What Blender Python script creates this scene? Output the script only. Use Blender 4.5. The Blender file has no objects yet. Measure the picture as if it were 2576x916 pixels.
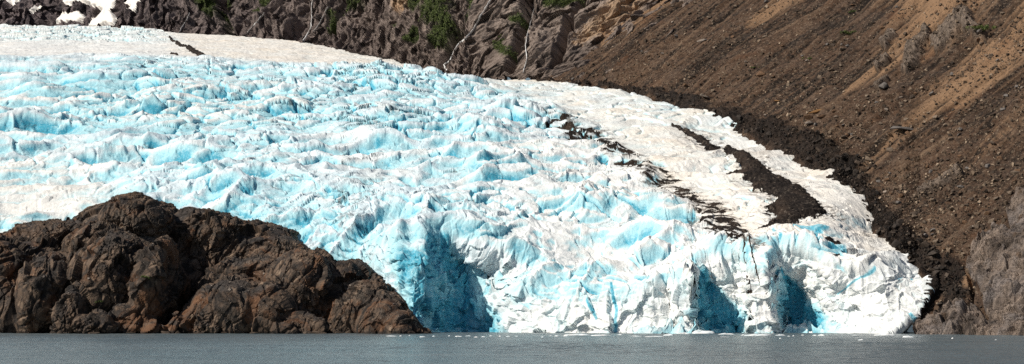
import bpy, bmesh, math, random
import numpy as np
from mathutils import Vector
from mathutils.bvhtree import BVHTree

random.seed(7)
rng = np.random.default_rng(7)
S = bpy.context.scene
COL = S.collection
F = np.float32

# ------------------------------------------------------------------ survey
# The place was surveyed from the photograph: a sight line (px, py) of the
# 2576 x 916 picture and a distance Y give a point of the ground.
FOC = 2576 / 2 / math.tan(math.radians(15))
CAMH = 10.0
HOR = 785.0
def ray_u(px): return (px - 1288.0) / FOC
def ray_v(py): return (HOR - py) / FOC
def world(px, py, Y):
    return np.stack([ray_u(px) * Y, Y + 0 * px, CAMH + ray_v(py) * Y], -1)

# ------------------------------------------------------------------ noise
def _hash(ix, iy, iz, seed):
    h = (ix.astype(np.uint32) * np.uint32(374761393)) ^ (iy.astype(np.uint32) * np.uint32(668265263)) ^ (iz.astype(np.uint32) * np.uint32(2246822519)) ^ np.uint32(seed * 2654435761 & 0xffffffff)
    h ^= h >> np.uint32(15); h *= np.uint32(2246822519)
    h ^= h >> np.uint32(13); h *= np.uint32(3266489917)
    h ^= h >> np.uint32(16)
    return h
def perlin(p, seed=0):
    """gradient noise, about -1..1"""
    sh = p.shape[:-1]
    p = p.reshape(-1, 3)
    out = np.empty(len(p), F)
    for a in range(0, len(p), 400000):
        q = p[a:a + 400000].astype(np.float64)
        i = np.floor(q); f = (q - i).astype(F); i = i.astype(np.int64) & 0xffffffff
        w = f * f * f * (f * (f * 6 - 15) + 10)
        r = np.zeros(len(q), F)
        for dx in (0, 1):
            for dy in (0, 1):
                for dz in (0, 1):
                    h = _hash((i[:, 0] + dx) & 0xffffffff, (i[:, 1] + dy) & 0xffffffff, (i[:, 2] + dz) & 0xffffffff, seed)
                    gx = (h & np.uint32(1023)).astype(F) / 511.5 - 1
                    gy = ((h >> np.uint32(10)) & np.uint32(1023)).astype(F) / 511.5 - 1
                    gz = ((h >> np.uint32(20)) & np.uint32(1023)).astype(F) / 511.5 - 1
                    d = gx * (f[:, 0] - dx) + gy * (f[:, 1] - dy) + gz * (f[:, 2] - dz)
                    ww = (w[:, 0] if dx else 1 - w[:, 0]) * (w[:, 1] if dy else 1 - w[:, 1]) * (w[:, 2] if dz else 1 - w[:, 2])
                    r += d * ww
        out[a:a + 400000] = r * 1.35
    return out.reshape(sh)
def fbm(p, octv=4, seed=0, gain=0.5, lac=2.03):
    s = 0; a = 1.0; t = 0
    for o in range(octv):
        s = s + a * perlin(p * (lac ** o), seed + o * 17); t += a; a *= gain
    return s / t
def ridged(p, octv=3, seed=0, gain=0.5, lac=2.1):
    s = 0; a = 1.0; t = 0
    for o in range(octv):
        s = s + a * (1 - 2 * np.abs(perlin(p * (lac ** o), seed + o * 17))); t += a; a *= gain
    return s / t
def worley(p, seed=0, dims=3, jit=0.95):
    """F1, F2, random per cell, offset to the cell's seed"""
    sh = p.shape[:-1]
    p = p.reshape(-1, 3)
    n = len(p)
    F1 = np.full(n, 9, F); F2 = np.full(n, 9, F); R = np.zeros(n, F); OX = np.zeros(n, F); OY = np.zeros(n, F); OZ = np.zeros(n, F)
    for a in range(0, n, 400000):
        q = p[a:a + 400000].astype(np.float64)
        i = np.floor(q).astype(np.int64); f = (q - i).astype(F)
        f1 = np.full(len(q), 9, F); f2 = f1.copy(); r = np.zeros(len(q), F)
        ox = r.copy(); oy = r.copy(); oz = r.copy()
        for dx in (-1, 0, 1):
            for dy in (-1, 0, 1):
                for dz in ((-1, 0, 1) if dims == 3 else (0,)):
                    iz = i[:, 2] + dz if dims == 3 else i[:, 2] * 0
                    h = _hash((i[:, 0] + dx) & 0xffffffff, (i[:, 1] + dy) & 0xffffffff, iz & 0xffffffff, seed)
                    gx = ((h & np.uint32(1023)).astype(F) / 1023 - .5) * jit + .5 + dx - f[:, 0]
                    gy = (((h >> np.uint32(10)) & np.uint32(1023)).astype(F) / 1023 - .5) * jit + .5 + dy - f[:, 1]
                    gz = (((h >> np.uint32(20)) & np.uint32(1023)).astype(F) / 1023 - .5) * jit + .5 + dz - f[:, 2] if dims == 3 else gx * 0
                    d = np.sqrt(gx * gx + gy * gy + gz * gz)
                    m = d < f1
                    f2 = np.where(m, f1, np.minimum(f2, d)); f1 = np.where(m, d, f1)
                    rr = ((h * np.uint32(2654435761)) >> np.uint32(8)).astype(F) / 16777215.0
                    r = np.where(m, rr, r); ox = np.where(m, gx, ox); oy = np.where(m, gy, oy); oz = np.where(m, gz, oz)
        F1[a:a + 400000] = f1; F2[a:a + 400000] = f2; R[a:a + 400000] = r
        OX[a:a + 400000] = ox; OY[a:a + 400000] = oy; OZ[a:a + 400000] = oz
    return F1.reshape(sh), F2.reshape(sh), R.reshape(sh), np.stack([OX, OY, OZ], -1).reshape(sh + (3,))
def sstep(a, b, x):
    t = np.clip((x - a) / (b - a), 0, 1)
    return t * t * (3 - 2 * t)
def vec(*a): return np.stack(np.broadcast_arrays(*a), -1)
def inpoly(px, py, poly):
    r = np.zeros(px.shape, bool)
    n = len(poly)
    for k in range(n):
        x0, y0 = poly[k]; x1, y1 = poly[(k + 1) % n]
        if y0 == y1: continue
        c = (y0 > py) != (y1 > py)
        r ^= c & (px < (x1 - x0) * (py - y0) / (y1 - y0) + x0)
    return r
def polydist(px, py, pts, closed=False):
    """distance to a polyline in survey pixels, and the interpolated third value"""
    best = np.full(px.shape, 1e9); val = np.zeros(px.shape)
    seg = list(zip(pts[:-1], pts[1:])) + ([(pts[-1], pts[0])] if closed else [])
    for a, b in seg:
        dx, dy = b[0] - a[0], b[1] - a[1]
        t = np.clip(((px - a[0]) * dx + (py - a[1]) * dy) / (dx * dx + dy * dy + 1e-9), 0, 1)
        d = np.hypot(px - a[0] - t * dx, py - a[1] - t * dy)
        m = d < best
        best = np.where(m, d, best)
        if len(a) > 2: val = np.where(m, a[2] + t * (b[2] - a[2]), val)
    return best, val
def sdpoly(px, py, poly):
    """signed distance (positive inside) to a polygon in survey pixels"""
    d, _ = polydist(px, py, poly, True)
    return np.where(inpoly(px, py, poly), d, -d)
def strokes(px, py, pts):
    """1 in the middle of a stroke whose half width is the third value, 0 at its rim, negative outside"""
    d, w = polydist(px, py, pts)
    return 1 - d / np.maximum(w, .5)

class TPS:
    def __init__(self, pts, ysc=2.2, smooth=1e-4):
        P = np.array(pts, float)
        self.x = P[:, :2] * [1, ysc] / 1000; self.ysc = ysc
        v = np.log(P[:, 2])
        n = len(P)
        K = self._k(self.x, self.x) + smooth * np.eye(n)
        Q = np.c_[np.ones(n), self.x]
        A = np.zeros((n + 3, n + 3)); A[:n, :n] = K; A[:n, n:] = Q; A[n:, :n] = Q.T
        s = np.linalg.solve(A, np.r_[v, 0, 0, 0])
        self.w, self.c = s[:n], s[n:]
    def _k(self, a, b):
        r2 = ((a[:, None] - b[None]) ** 2).sum(-1)
        return r2 * np.log(r2 + 1e-12) * .5
    def __call__(self, px, py):
        sh = px.shape
        q = np.c_[px.ravel(), py.ravel()] * [1, self.ysc] / 1000
        o = np.empty(len(q))
        for a in range(0, len(q), 100000):
            b = q[a:a + 100000]
            o[a:a + 100000] = self._k(b, self.x) @ self.w + self.c[0] + b @ self.c[1:]
        return np.exp(o).reshape(sh)

def make_rows(pxs, ybot, ytop, dist, wpx, wm, rows):
    """rows of every column spread by sight-line step (wpx) and by ground step (wm)"""
    n = 260
    t = np.linspace(0, 1, n)[:, None]
    PY = ybot[None] + (ytop - ybot)[None] * t
    PX = np.broadcast_to(pxs[None], PY.shape)
    W = world(PX, PY, dist(PX, PY))
    ds = np.abs(np.diff(PY, axis=0)) / wpx + np.linalg.norm(np.diff(W, axis=0), axis=-1) / wm
    s = np.vstack([np.zeros((1, len(pxs))), np.cumsum(ds, 0)]); s /= s[-1:] + 1e-9
    out = np.empty((rows, len(pxs)))
    q = np.linspace(0, 1, rows)
    for k in range(len(pxs)):
        out[:, k] = np.interp(q, s[:, k], PY[:, k])
    return np.broadcast_to(pxs[None], out.shape).copy(), out
def normals(P):
    du = np.gradient(P, axis=1); dv = np.gradient(P, axis=0)
    n = np.cross(du, dv)
    return n / (np.linalg.norm(n, axis=-1, keepdims=True) + 1e-9)

def blur(a, r=5):
    for ax in (0, 1):
        c = np.cumsum(np.pad(a, [(r + 1, r) if i == ax else (0, 0) for i in range(2)], mode='edge'), ax)
        a = (np.take(c, range(2 * r + 1, c.shape[ax]), ax) - np.take(c, range(0, c.shape[ax] - 2 * r - 1), ax)) / (2 * r + 1)
    return a

# ------------------------------------------------------------------ objects
def tag(o, label=None, cat=None, group=None, kind=None):
    if label: o['label'] = label
    if cat: o['category'] = cat
    if group: o['group'] = group
    if kind: o['kind'] = kind
    return o
def empty(name, loc=(0, 0, 0)):
    o = bpy.data.objects.new(name, None); COL.objects.link(o); o.location = loc
    return o
def mesh_np(name, V, Q, mat, parent=None, attrs=None, smooth=True, tris=False):
    me = bpy.data.meshes.new(name)
    k = 3 if tris else 4
    me.vertices.add(len(V)); me.vertices.foreach_set('co', np.ascontiguousarray(V, F).ravel())
    me.loops.add(len(Q) * k); me.loops.foreach_set('vertex_index', np.ascontiguousarray(Q, np.int32).ravel())
    me.polygons.add(len(Q)); me.polygons.foreach_set('loop_start', np.arange(0, len(Q) * k, k, dtype=np.int32))
    me.polygons.foreach_set('use_smooth', np.full(len(Q), smooth))
    for n, a in (attrs or {}).items():
        at = me.attributes.new(n, 'FLOAT', 'POINT'); at.data.foreach_set('value', np.ascontiguousarray(a, F).ravel())
    me.update(calc_edges=True)
    me.materials.append(mat)
    o = bpy.data.objects.new(name, me); COL.objects.link(o)
    if parent: o.parent = parent
    return o
def quads(nr, nc):
    i = np.arange(nr * nc).reshape(nr, nc)
    return np.stack([i[:-1, :-1], i[:-1, 1:], i[1:, 1:], i[1:, :-1]], -1).reshape(-1, 4)
def split_grid(P, attrs, sel, name, mat, parent=None, smooth=True):
    """one mesh object from the faces of a surveyed grid for which sel is true"""
    nr, nc = P.shape[:2]
    Q = quads(nr, nc)[sel.reshape(-1)]
    used = np.unique(Q)
    remap = np.zeros(nr * nc, np.int64); remap[used] = np.arange(len(used))
    return mesh_np(name, P.reshape(-1, 3)[used], remap[Q], mat, parent, {k: a.reshape(-1)[used] for k, a in attrs.items()}, smooth)
def facemean(a): return (a[:-1, :-1] + a[1:, :-1] + a[1:, 1:] + a[:-1, 1:]) / 4
def despeckle(m, n=3):
    m = m.astype(F)
    for _ in range(n):
        p = np.pad(m, 1, mode='edge')
        s = sum(p[a:a + m.shape[0], b:b + m.shape[1]] for a in range(3) for b in range(3))
        m = (s > 4.5).astype(F)
    return m > .5

# ------------------------------------------------------------------ materials
class NT:
    def __init__(self, name, rough=0.9, spec=0.25):
        m = bpy.data.materials.new(name); m.use_nodes = True
        self.m = m; self.t = m.node_tree; self.n = self.t.nodes; self.l = self.t.links
        self.b = self.n['Principled BSDF']
        self.b.inputs['Roughness'].default_value = rough
        self.b.inputs['Specular IOR Level'].default_value = spec
        self.pos = self.n.new('ShaderNodeNewGeometry').outputs['Position']
    def set(self, sock, v):
        if isinstance(v, (int, float)): sock.default_value = v
        elif isinstance(v, tuple): sock.default_value = v if len(v) == 4 or sock.type == 'VECTOR' else v + (1,)
        else: self.l.new(v, sock)
    def attr(self, name):
        a = self.n.new('ShaderNodeAttribute'); a.attribute_name = name; return a.outputs['Fac']
    def mapping(self, scale=(1, 1, 1), rot=(0, 0, 0), src=None):
        m = self.n.new('ShaderNodeMapping'); self.l.new(src or self.pos, m.inputs[0])
        m.inputs['Scale'].default_value = scale; m.inputs['Rotation'].default_value = rot
        return m.outputs[0]
    def noise(self, scale, detail=4, rough=.55, dist=0, vec=None):
        n = self.n.new('ShaderNodeTexNoise'); self.l.new(vec or self.pos, n.inputs['Vector'])
        n.inputs['Scale'].default_value = scale; n.inputs['Detail'].default_value = detail
        n.inputs['Roughness'].default_value = rough; n.inputs['Distortion'].default_value = dist
        return n.outputs['Fac']
    def voro(self, scale, feature='F1', vec=None, out='Distance', rnd=1):
        n = self.n.new('ShaderNodeTexVoronoi'); n.feature = feature; self.l.new(vec or self.pos, n.inputs['Vector'])
        n.inputs['Scale'].default_value = scale; n.inputs['Randomness'].default_value = rnd
        return n.outputs[out]
    def ramp(self, f, a, b, lo=0.0, hi=1.0):
        m = self.n.new('ShaderNodeMapRange'); m.interpolation_type = 'SMOOTHSTEP'
        self.l.new(f, m.inputs[0]); m.inputs[1].default_value = a; m.inputs[2].default_value = b
        m.inputs[3].default_value = lo; m.inputs[4].default_value = hi
        return m.outputs[0]
    def math(self, op, a, b=0.0):
        m = self.n.new('ShaderNodeMath'); m.operation = op; self.set(m.inputs[0], a); self.set(m.inputs[1], b); return m.outputs[0]
    def mix(self, f, a, b, mode='MIX'):
        m = self.n.new('ShaderNodeMix'); m.data_type = 'RGBA'; m.blend_type = mode
        self.set(m.inputs[0], f); self.set(m.inputs[6], a); self.set(m.inputs[7], b); return m.outputs[2]
    def bump(self, h, strength, dist, prev=None):
        b = self.n.new('ShaderNodeBump'); self.l.new(h, b.inputs['Height'])
        b.inputs['Strength'].default_value = strength; b.inputs['Distance'].default_value = dist
        if prev: self.l.new(prev, b.inputs['Normal'])
        return b.outputs[0]
    def done(self, col, nrm=None, rough=None):
        self.set(self.b.inputs['Base Color'], col)
        if nrm: self.l.new(nrm, self.b.inputs['Normal'])
        if rough is not None: self.set(self.b.inputs['Roughness'], rough)
        return self.m

def mat_ice():
    k = NT('glacier_ice', .55, .3)
    blue, dirt, warm = k.attr('blue'), k.attr('dirt'), k.attr('warm')
    n1 = k.noise(.12, 5, .6)
    n2 = k.noise(.7, 4, .65)
    c = k.mix(k.ramp(n1, .35, .65), (.73, .825, .875), (.62, .755, .83))
    c = k.mix(k.attr('crust'), c, (.84, .845, .835))
    c = k.mix(warm, c, (.83, .755, .655))
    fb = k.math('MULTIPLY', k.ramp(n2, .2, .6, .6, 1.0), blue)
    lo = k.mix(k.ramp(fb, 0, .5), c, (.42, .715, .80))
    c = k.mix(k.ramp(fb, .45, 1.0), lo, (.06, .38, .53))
    # grit lying in hollows and cracks, in its own patches
    g = k.math('ADD', dirt, k.ramp(k.noise(.35, 6, .7, .8), .42, .75, -.35, .35))
    c = k.mix(k.ramp(g, .25, .95, 0, .85), c, (.10, .075, .055))
    nb = k.bump(k.noise(1.3, 6, .7), .3, .7)
    nb = k.bump(k.noise(.4, 5, .6, .4), .35, 1.3, nb)
    return k.done(c, nb)
def mat_debris():
    k = NT('moraine_debris', .95, .15)
    n = k.noise(.6, 6, .7)
    c = k.mix(k.ramp(n, .35, .7), (.012, .010, .010), (.040, .031, .026))
    c = k.mix(k.ramp(k.noise(.05, 4, .6), .48, .66, 0, .75), c, (.062, .044, .034))
    st = k.voro(.9, out='Color')
    c = k.mix(k.ramp(st, .72, .95, 0, .7), c, (.16, .13, .105))
    nb = k.bump(k.noise(1.1, 6, .75), .8, 1.2)
    return k.done(c, nb)
def mat_outcrop():
    k = NT('outcrop_rock', .75, .3)
    v = k.mapping((1, 1, .55), (.3, .5, .2))
    n1 = k.noise(.06, 6, .65, .6, v); n2 = k.noise(.45, 6, .7, .3, v); n3 = k.noise(.03, 3, .5)
    tone = k.attr('tone')
    c = k.mix(k.ramp(tone, .12, .6), (.022, .017, .014), (.108, .073, .051))
    c = k.mix(k.ramp(tone, .55, 1.0), c, (.26, .185, .13))
    c = k.mix(k.ramp(n1, .5, .68, 0, .5), c, (.040, .031, .027))
    c = k.mix(k.ramp(n2, .5, .78, 0, .5), c, (.175, .128, .094))
    c = k.mix(k.ramp(k.noise(.045, 5, .65, 1.2), .52, .66, 0, .7), c, (.17, .078, .036))
    grit = k.attr('grit')
    c = k.mix(k.ramp(k.math('ADD', grit, k.math('MULTIPLY', n2, .5)), .7, 1.2, 0, .8), c, (.042, .037, .035))
    sx = k.n.new('ShaderNodeSeparateXYZ'); k.l.new(k.pos, sx.inputs[0])
    wet = k.ramp(k.math('ADD', sx.outputs[2], k.math('MULTIPLY', n2, 1.2)), 1.0, 2.2, .75, 0)
    c = k.mix(wet, c, (.012, .010, .009))
    # quartz veins
    vv = k.mapping((1, 1, .4), (.6, .9, .4))
    e = k.voro(.16, 'DISTANCE_TO_EDGE', k.mix(.35, vv, vv))
    vein = k.math('MULTIPLY', k.ramp(k.noise(.35, 5, .7, 2.5, vv), .49, .505), k.ramp(k.noise(.35, 5, .7, 2.5, vv), .525, .51))
    vein = k.math('MULTIPLY', vein, k.ramp(k.noise(.04, 3, .5, .5), .56, .64))
    c = k.mix(k.math('MULTIPLY', vein, .8), c, (.34, .27, .21))
    sp = k.voro(1.1, out='Color')
    c = k.mix(k.ramp(sp, .86, .96, 0, .5), c, (.20, .17, .15))
    nb = k.bump(k.noise(.5, 7, .7, .4, v), .7, 1.2)
    nb = k.bump(k.noise(2.2, 5, .7), .5, .4, nb)
    return k.done(c, nb)
def mat_scree():
    k = NT('scree', .95, .15)
    tan, dark, rock, green = k.attr('tan'), k.attr('dark'), k.attr('rock'), k.attr('rust')
    n1 = k.noise(.05, 6, .65); n2 = k.noise(.55, 6, .75)
    tone = k.attr('tone')
    c = k.mix(k.ramp(tone, .15, .6), (.015, .011, .009), (.086, .052, .034))
    c = k.mix(k.ramp(tone, .55, 1.0, 0, .8), c, (.185, .125, .083))
    c = k.mix(k.ramp(n1, .45, .65, 0, .3), c, (.085, .066, .056))
    st = k.voro(.55, out='Color')
    c = k.mix(k.ramp(st, .70, .93, 0, .55), c, (.17, .125, .09))
    st2 = k.voro(1.2, out='Color')
    c = k.mix(k.ramp(st2, .74, .95, 0, .6), c, (.23, .175, .13))
    c = k.mix(k.ramp(st2, .28, .1, 0, .6), c, (.018, .015, .013))
    c = k.mix(k.math('MULTIPLY', tan, k.ramp(n2, .25, .6, .55, 1.0)), c, (.27, .168, .10))
    c = k.mix(k.math('MULTIPLY', green, .6), c, (.13, .06, .03))
    c = k.mix(k.math('MULTIPLY', dark, k.ramp(n2, .3, .62, 1.0, .8)), c, (.020, .017, .016))
    rk = k.mix(k.ramp(k.noise(.5, 6, .7, .6, k.mapping((1.6, 1, .5), (.4, .7, .3))), .35, .7), (.09, .072, .06), (.25, .195, .155))
    c = k.mix(rock, c, rk)
    nb = k.bump(k.noise(.9, 7, .75), .8, 1.3)
    return k.done(c, nb)
def mat_bedrock():
    k = NT('grey_bedrock', .7, .35)
    v = k.mapping((.35, 1.4, 1.4), (.35, -.85, .3))
    n1 = k.noise(.5, 7, .7, .8, v); n2 = k.noise(.06, 5, .6)
    c = k.mix(k.ramp(k.attr('vein'), .2, .8), (.050, .038, .032), (.34, .265, .215))
    c = k.mix(k.ramp(n2, .45, .65, 0, .55), c, (.24, .215, .21))
    c = k.mix(k.ramp(k.noise(.11, 5, .6, .6), .58, .7, 0, .7), c, (.2, .13, .085))
    nb = k.bump(n1, 1.0, 2.2)
    nb = k.bump(k.noise(1.6, 5, .7), .5, .5, nb)
    return k.done(c, nb)
def mat_cliff():
    k = NT('cliff_rock', .85, .2)
    tan, green, cool = k.attr('tan'), k.attr('green'), k.attr('cool')
    v = k.mapping((1, 1, .5), (.3, .55, .1))
    n1 = k.noise(.03, 7, .68, .7, v); n2 = k.noise(.18, 7, .72, .3, v)
    tone = k.attr('tone')
    c = k.mix(k.ramp(tone, .2, .6), (.042, .035, .034), (.205, .160, .135))
    c = k.mix(k.ramp(tone, .55, 1.0), c, (.33, .265, .225))
    c = k.mix(k.math('MULTIPLY', cool, .8), c, k.mix(k.ramp(tone, .25, .85), (.025, .023, .033), (.15, .125, .135)))
    c = k.mix(k.math('MULTIPLY', tan, k.ramp(n2, .25, .6, .6, 1)), c, (.42, .29, .19))
    c = k.mix(k.math('MULTIPLY', green, k.ramp(n2, .25, .6, .5, 1)), c, (.055, .078, .024))
    nb = k.bump(k.noise(.2, 8, .74), .7, 4.0)
    nb = k.bump(k.noise(.7, 5, .7), .5, 1.2, nb)
    return k.done(c, nb)
def mat_snow():
    k = NT('old_snow', .6, .2)
    n = k.noise(.05, 5, .6)
    return k.done(k.mix(k.ramp(n, .4, .7), (.85, .83, .80), (.76, .72, .68)), k.bump(k.noise(.12, 4, .6), .3, 2.0))
def mat_water():
    k = NT('silty_lake_water', .22, .5)
    k.b.inputs['IOR'].default_value = 1.33
    v = k.mapping((.55, 1, 1))
    n = k.noise(1.0, 5, .62, .4, k.mapping((.012, .035, 1)))
    c = k.mix(k.ramp(n, .35, .65), (.100, .138, .156), (.140, .172, .186))
    h = k.math('ADD', k.math('MULTIPLY', k.noise(.55, 3, .6, .6, v), 1.0), k.math('MULTIPLY', k.noise(1.6, 3, .6, .3, v), .5))
    nb = k.bump(h, 1.0, .6)
    return k.done(c, nb)
def mat_floe():
    k = NT('floating_ice', .5, .3)
    n = k.noise(.5, 4, .6)
    return k.done(k.mix(k.ramp(n, .4, .7), (.86, .87, .87), (.70, .82, .87)), k.bump(k.noise(1.5, 4, .6), .4, .3))
def mat_falls():
    k = NT('white_water', .4, .3)
    n = k.noise(.6, 5, .7)
    return k.done(k.mix(k.ramp(n, .35, .7), (.88, .88, .88), (.6, .59, .58)), k.bump(n, .5, .6))
def mat_leaf(name, a, b):
    k = NT(name, .7, .2)
    n = k.noise(.35, 4, .7)
    return k.done(k.mix(k.ramp(n, .3, .7), a, b))
def mat_stone(name, a, b, sc=1.2):
    k = NT(name, .9, .2)
    oi = k.n.new('ShaderNodeObjectInfo').outputs['Random']
    n = k.noise(sc, 5, .7)
    c = k.mix(k.ramp(n, .3, .7), a, b)
    c = k.mix(k.ramp(oi, 0, 1, 0, .5), c, tuple(x * .45 for x in a))
    return k.done(c, k.bump(k.noise(2.2, 5, .7), .6, .5))

M = dict(ice=mat_ice(), debris=mat_debris(), outcrop=mat_outcrop(), scree=mat_scree(), bedrock=mat_bedrock(), cliff=mat_cliff(), snow=mat_snow(),
         water=mat_water(), floe=mat_floe(), falls=mat_falls(), leaf=mat_leaf('alder_leaf', (.050, .075, .022), (.13, .16, .05)),
         stone=mat_stone('slope_stone', (.15, .112, .084), (.26, .20, .15)), darkstone=mat_stone('moraine_stone', (.035, .030, .028), (.085, .066, .053)),
         orange=mat_stone('ochre_stone', (.20, .10, .04), (.32, .18, .08)), pale=mat_stone('pale_stone', (.22, .18, .15), (.36, .30, .25)),
         greystone=mat_stone('grey_stone', (.12, .11, .105), (.25, .22, .20)), brownstone=mat_stone('brown_stone', (.06, .045, .036), (.12, .09, .068)),
         rust=mat_stone('rusty_stone', (.12, .07, .042), (.19, .115, .07)))

# ------------------------------------------------------------------ sky, sun, camera
sun_dir = Vector((-.67, -.36, .65)).normalized()
w = bpy.data.worlds.new('World'); S.world = w; w.use_nodes = True
sky = w.node_tree.nodes.new('ShaderNodeTexSky'); sky.sky_type = 'NISHITA'; sky.sun_disc = False
sky.sun_elevation = math.asin(sun_dir.z); sky.sun_rotation = math.atan2(sun_dir.x, sun_dir.y)
bg = w.node_tree.nodes['Background']; bg.inputs['Strength'].default_value = .056
w.node_tree.links.new(sky.outputs[0], bg.inputs['Color'])
ld = bpy.data.lights.new('sun', 'SUN'); ld.energy = 4.7; ld.angle = math.radians(.5); ld.color = (1, .925, .81)
lo = bpy.data.objects.new('sun', ld); COL.objects.link(lo); lo.rotation_euler = sun_dir.to_track_quat('Z', 'Y').to_euler()
cd = bpy.data.cameras.new('camera'); cd.lens = 18 / math.tan(math.radians(15)); cd.sensor_width = 36
cd.shift_y = (HOR - 458) / 2576; cd.clip_start = 1; cd.clip_end = 30000
cam = bpy.data.objects.new('camera', cd); COL.objects.link(cam); cam.location = (0, 0, CAMH); cam.rotation_euler = (math.pi / 2, 0, 0)
S.camera = cam
S.view_settings.view_transform = 'Standard'; S.view_settings.look = 'None'; S.view_settings.gamma = 1; S.view_settings.exposure = 0
S.cycles.use_denoising = False; S.cycles.max_bounces = 6; S.cycles.diffuse_bounces = 4

# ------------------------------------------------------------------ hillside of scree
def scree_dist(px, py):
    return 462.4 / (.53 * ray_u(px) + .405 - ray_v(py))
GLACIER_SKY = [(-260, 72), (0, 73), (150, 78), (330, 82), (450, 88), (600, 94), (750, 109), (870, 131), (960, 149), (1040, 171), (1085, 187), (1180, 196), (1260, 203), (1420, 210),
               (1500, 222), (1600, 240), (1700, 266), (1800, 292), (1900, 328), (2000, 370), (2080, 410), (2130, 450), (2170, 500), (2200, 555),
               (2250, 620), (2300, 655), (2350, 680), (2378, 700)]
def gsky(px): return np.interp(px, [p[0] for p in GLACIER_SKY], [p[1] for p in GLACIER_SKY])

pxs = np.concatenate([np.arange(1290, 2640, 1.7), np.arange(2640, 3160, 4.)])
ybot = np.where(pxs < 2100, gsky(pxs) + 60, np.interp(pxs, [2100, 2200, 2285, 2320, 2480, 3160], [gsky(2100.) + 60, 640, 760, 895, 915, 930]))
ytop = np.interp(pxs, [1290, 1370, 1620, 1840, 3160], [232, 200, 0, -170, -170.])
PX, PY = make_rows(pxs, ybot, ytop, scree_dist, 1.5, 6., 680)
W0 = world(PX, PY, scree_dist(PX, PY))
fall = np.array([-.53, -.405, -.445]); fall /= np.linalg.norm(fall)
across = np.cross(fall, [0, 0, 1]); across /= np.linalg.norm(across)
nrm = np.cross(across, fall); nrm *= np.sign(nrm[2])
s_ = W0 @ across; t_ = W0 @ fall
st3 = vec(s_, t_, 0 * s_)
wob = fbm(W0 / 60, 3, 5)
big = fbm(W0 / 140, 3, 9)
gul = fbm(vec(s_ / 22 + wob * 1.2, t_ / 260, 0 * s_), 3, 21)
rub = sstep(-.05, .35, fbm(vec(s_ / 60, t_ / 120, 0 * s_ + 3), 3, 31) + .25 * sstep(300, 500, PY))        # rubbly patches
lump = ridged(W0 / 9, 4, 41); fine = fbm(W0 / 3.2, 3, 51)
blk1, blk2, blkr, _ = worley(W0 / 4.2, 61)
# crags and bedrock that come through the scree
bed1 = [(2445, 905), (2500, 850), (2485, 790), (2470, 740), (2442, 690), (2448, 640), (2470, 600), (2510, 585), (2555, 600), (2600, 560), (2760, 520), (2960, 560), (3060, 700), (3040, 930)]
bed2 = [(2538, 560), (2550, 520), (2590, 480), (2760, 440), (2760, 540), (2600, 640), (2560, 640)]
bed3 = [(2296, 842), (2330, 822), (2372, 812), (2400, 790), (2420, 780), (2470, 795), (2500, 830), (2500, 900), (2290, 900)]
wpx = fbm(W0 / 14, 4, 71) * 16; wpy = fbm(W0 / 14 + 40, 4, 73) * 16
sd_bed = np.maximum(np.maximum(sdpoly(PX + wpx, PY + wpy, bed1), sdpoly(PX + wpx, PY + wpy, bed2)), sdpoly(PX + wpx * .6, PY + wpy * .6, bed3))
bed = sstep(-6, 8, sd_bed)
crag = np.maximum.reduce([strokes(PX + wpx, PY + wpy * 1.2, [(2285, 175, 20), (2310, 130, 24), (2340, 95, 14)]),
                          strokes(PX + wpx, PY + wpy, [(2225, 120, 12), (2245, 90, 16)]),
                          strokes(PX + wpx, PY + wpy * 1.3, [(2360, 120, 22), (2430, 60, 30), (2460, 90, 20)]),
                          strokes(PX + wpx, PY + wpy, [(2215, 180, 8), (2235, 160, 11)]),
                          strokes(PX + wpx, PY + wpy, [(2215, 235, 7), (2235, 215, 9)]),
                          strokes(PX + wpx, PY + wpy, [(2330, 510, 14), (2420, 455, 18)])])
cragm = sstep(0, .6, crag)
# black lateral moraine along the ice margin
mor_c = [(1180, 196, 9), (1300, 208, 5), (1450, 214, 5), (1600, 236, 8), (1700, 257, 16), (1800, 287, 25), (1900, 328, 34), (2000, 376, 44), (2080, 420, 46), (2140, 456, 42), (2180, 515, 36), (2220, 575, 34),
         (2270, 625, 36), (2330, 668, 38), (2390, 700, 42), (2400, 760, 30), (2360, 815, 16)]
mor = sstep(-.35, .45, strokes(PX + wpx * 1.6, PY + wpy * 1.6, mor_c) + fbm(W0 / 14, 5, 81, .62) * 1.0)
lobed = sstep(.0, .5, fbm(vec(s_ / 40, t_ / 160, 0 * s_ + 8), 4, 87) - .05) * sstep(380, 480, PY) * .8
runl = fbm(vec(s_ / 5 + wob * .8, t_ / 130, 0 * s_ + 5), 3, 23)
h = big * 10 + gul * 7.0 + runl * 2.0 * (1 - rub) * (1 - mor) + lump * (1.0 + 1.6 * rub + 3.0 * mor) + fine * (.5 + .6 * mor)
h += (.9 - blk1) * (blkr > .55) * (1.2 * rub + 2.2 * mor)
strat = ridged(vec(W0 @ np.array([.55, .2, -.8]) / 7, W0 @ np.array([.8, .2, .55]) / 30, W0[..., 1] / 30), 4, 91)
_b1, _b2, _br, _bo = worley(W0 / 6.5, 137)
_c1, _c2, _cr, _co = worley(vec(s_ / 2.2, t_ / 5, 0 * s_) + .3 * wob[..., None], 139)
bfac = (_bo[..., 0] * np.cos(_br * 44) + _bo[..., 2] * np.sin(_br * 44)) * 3.0 + (_co[..., 0] * np.cos(_cr * 44) + _co[..., 1] * np.sin(_cr * 44)) * 1.1 - .8 * sstep(.1, 0, _b2 - _b1)
h = h * (1 - .6 * bed) + bed * (2.6 + bfac + 2.4 * sstep(0, 60, sd_bed) + strat * 3.2 + fbm(W0 / 16, 4, 95) * 4.5 + 2.2 * ridged(vec(s_ / 4.5 + wob * 1.5, t_ / 30, 0 * s_), 4, 93))
h += cragm * (3.5 + ridged(W0 / 7, 4, 97) * 3.5)
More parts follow.
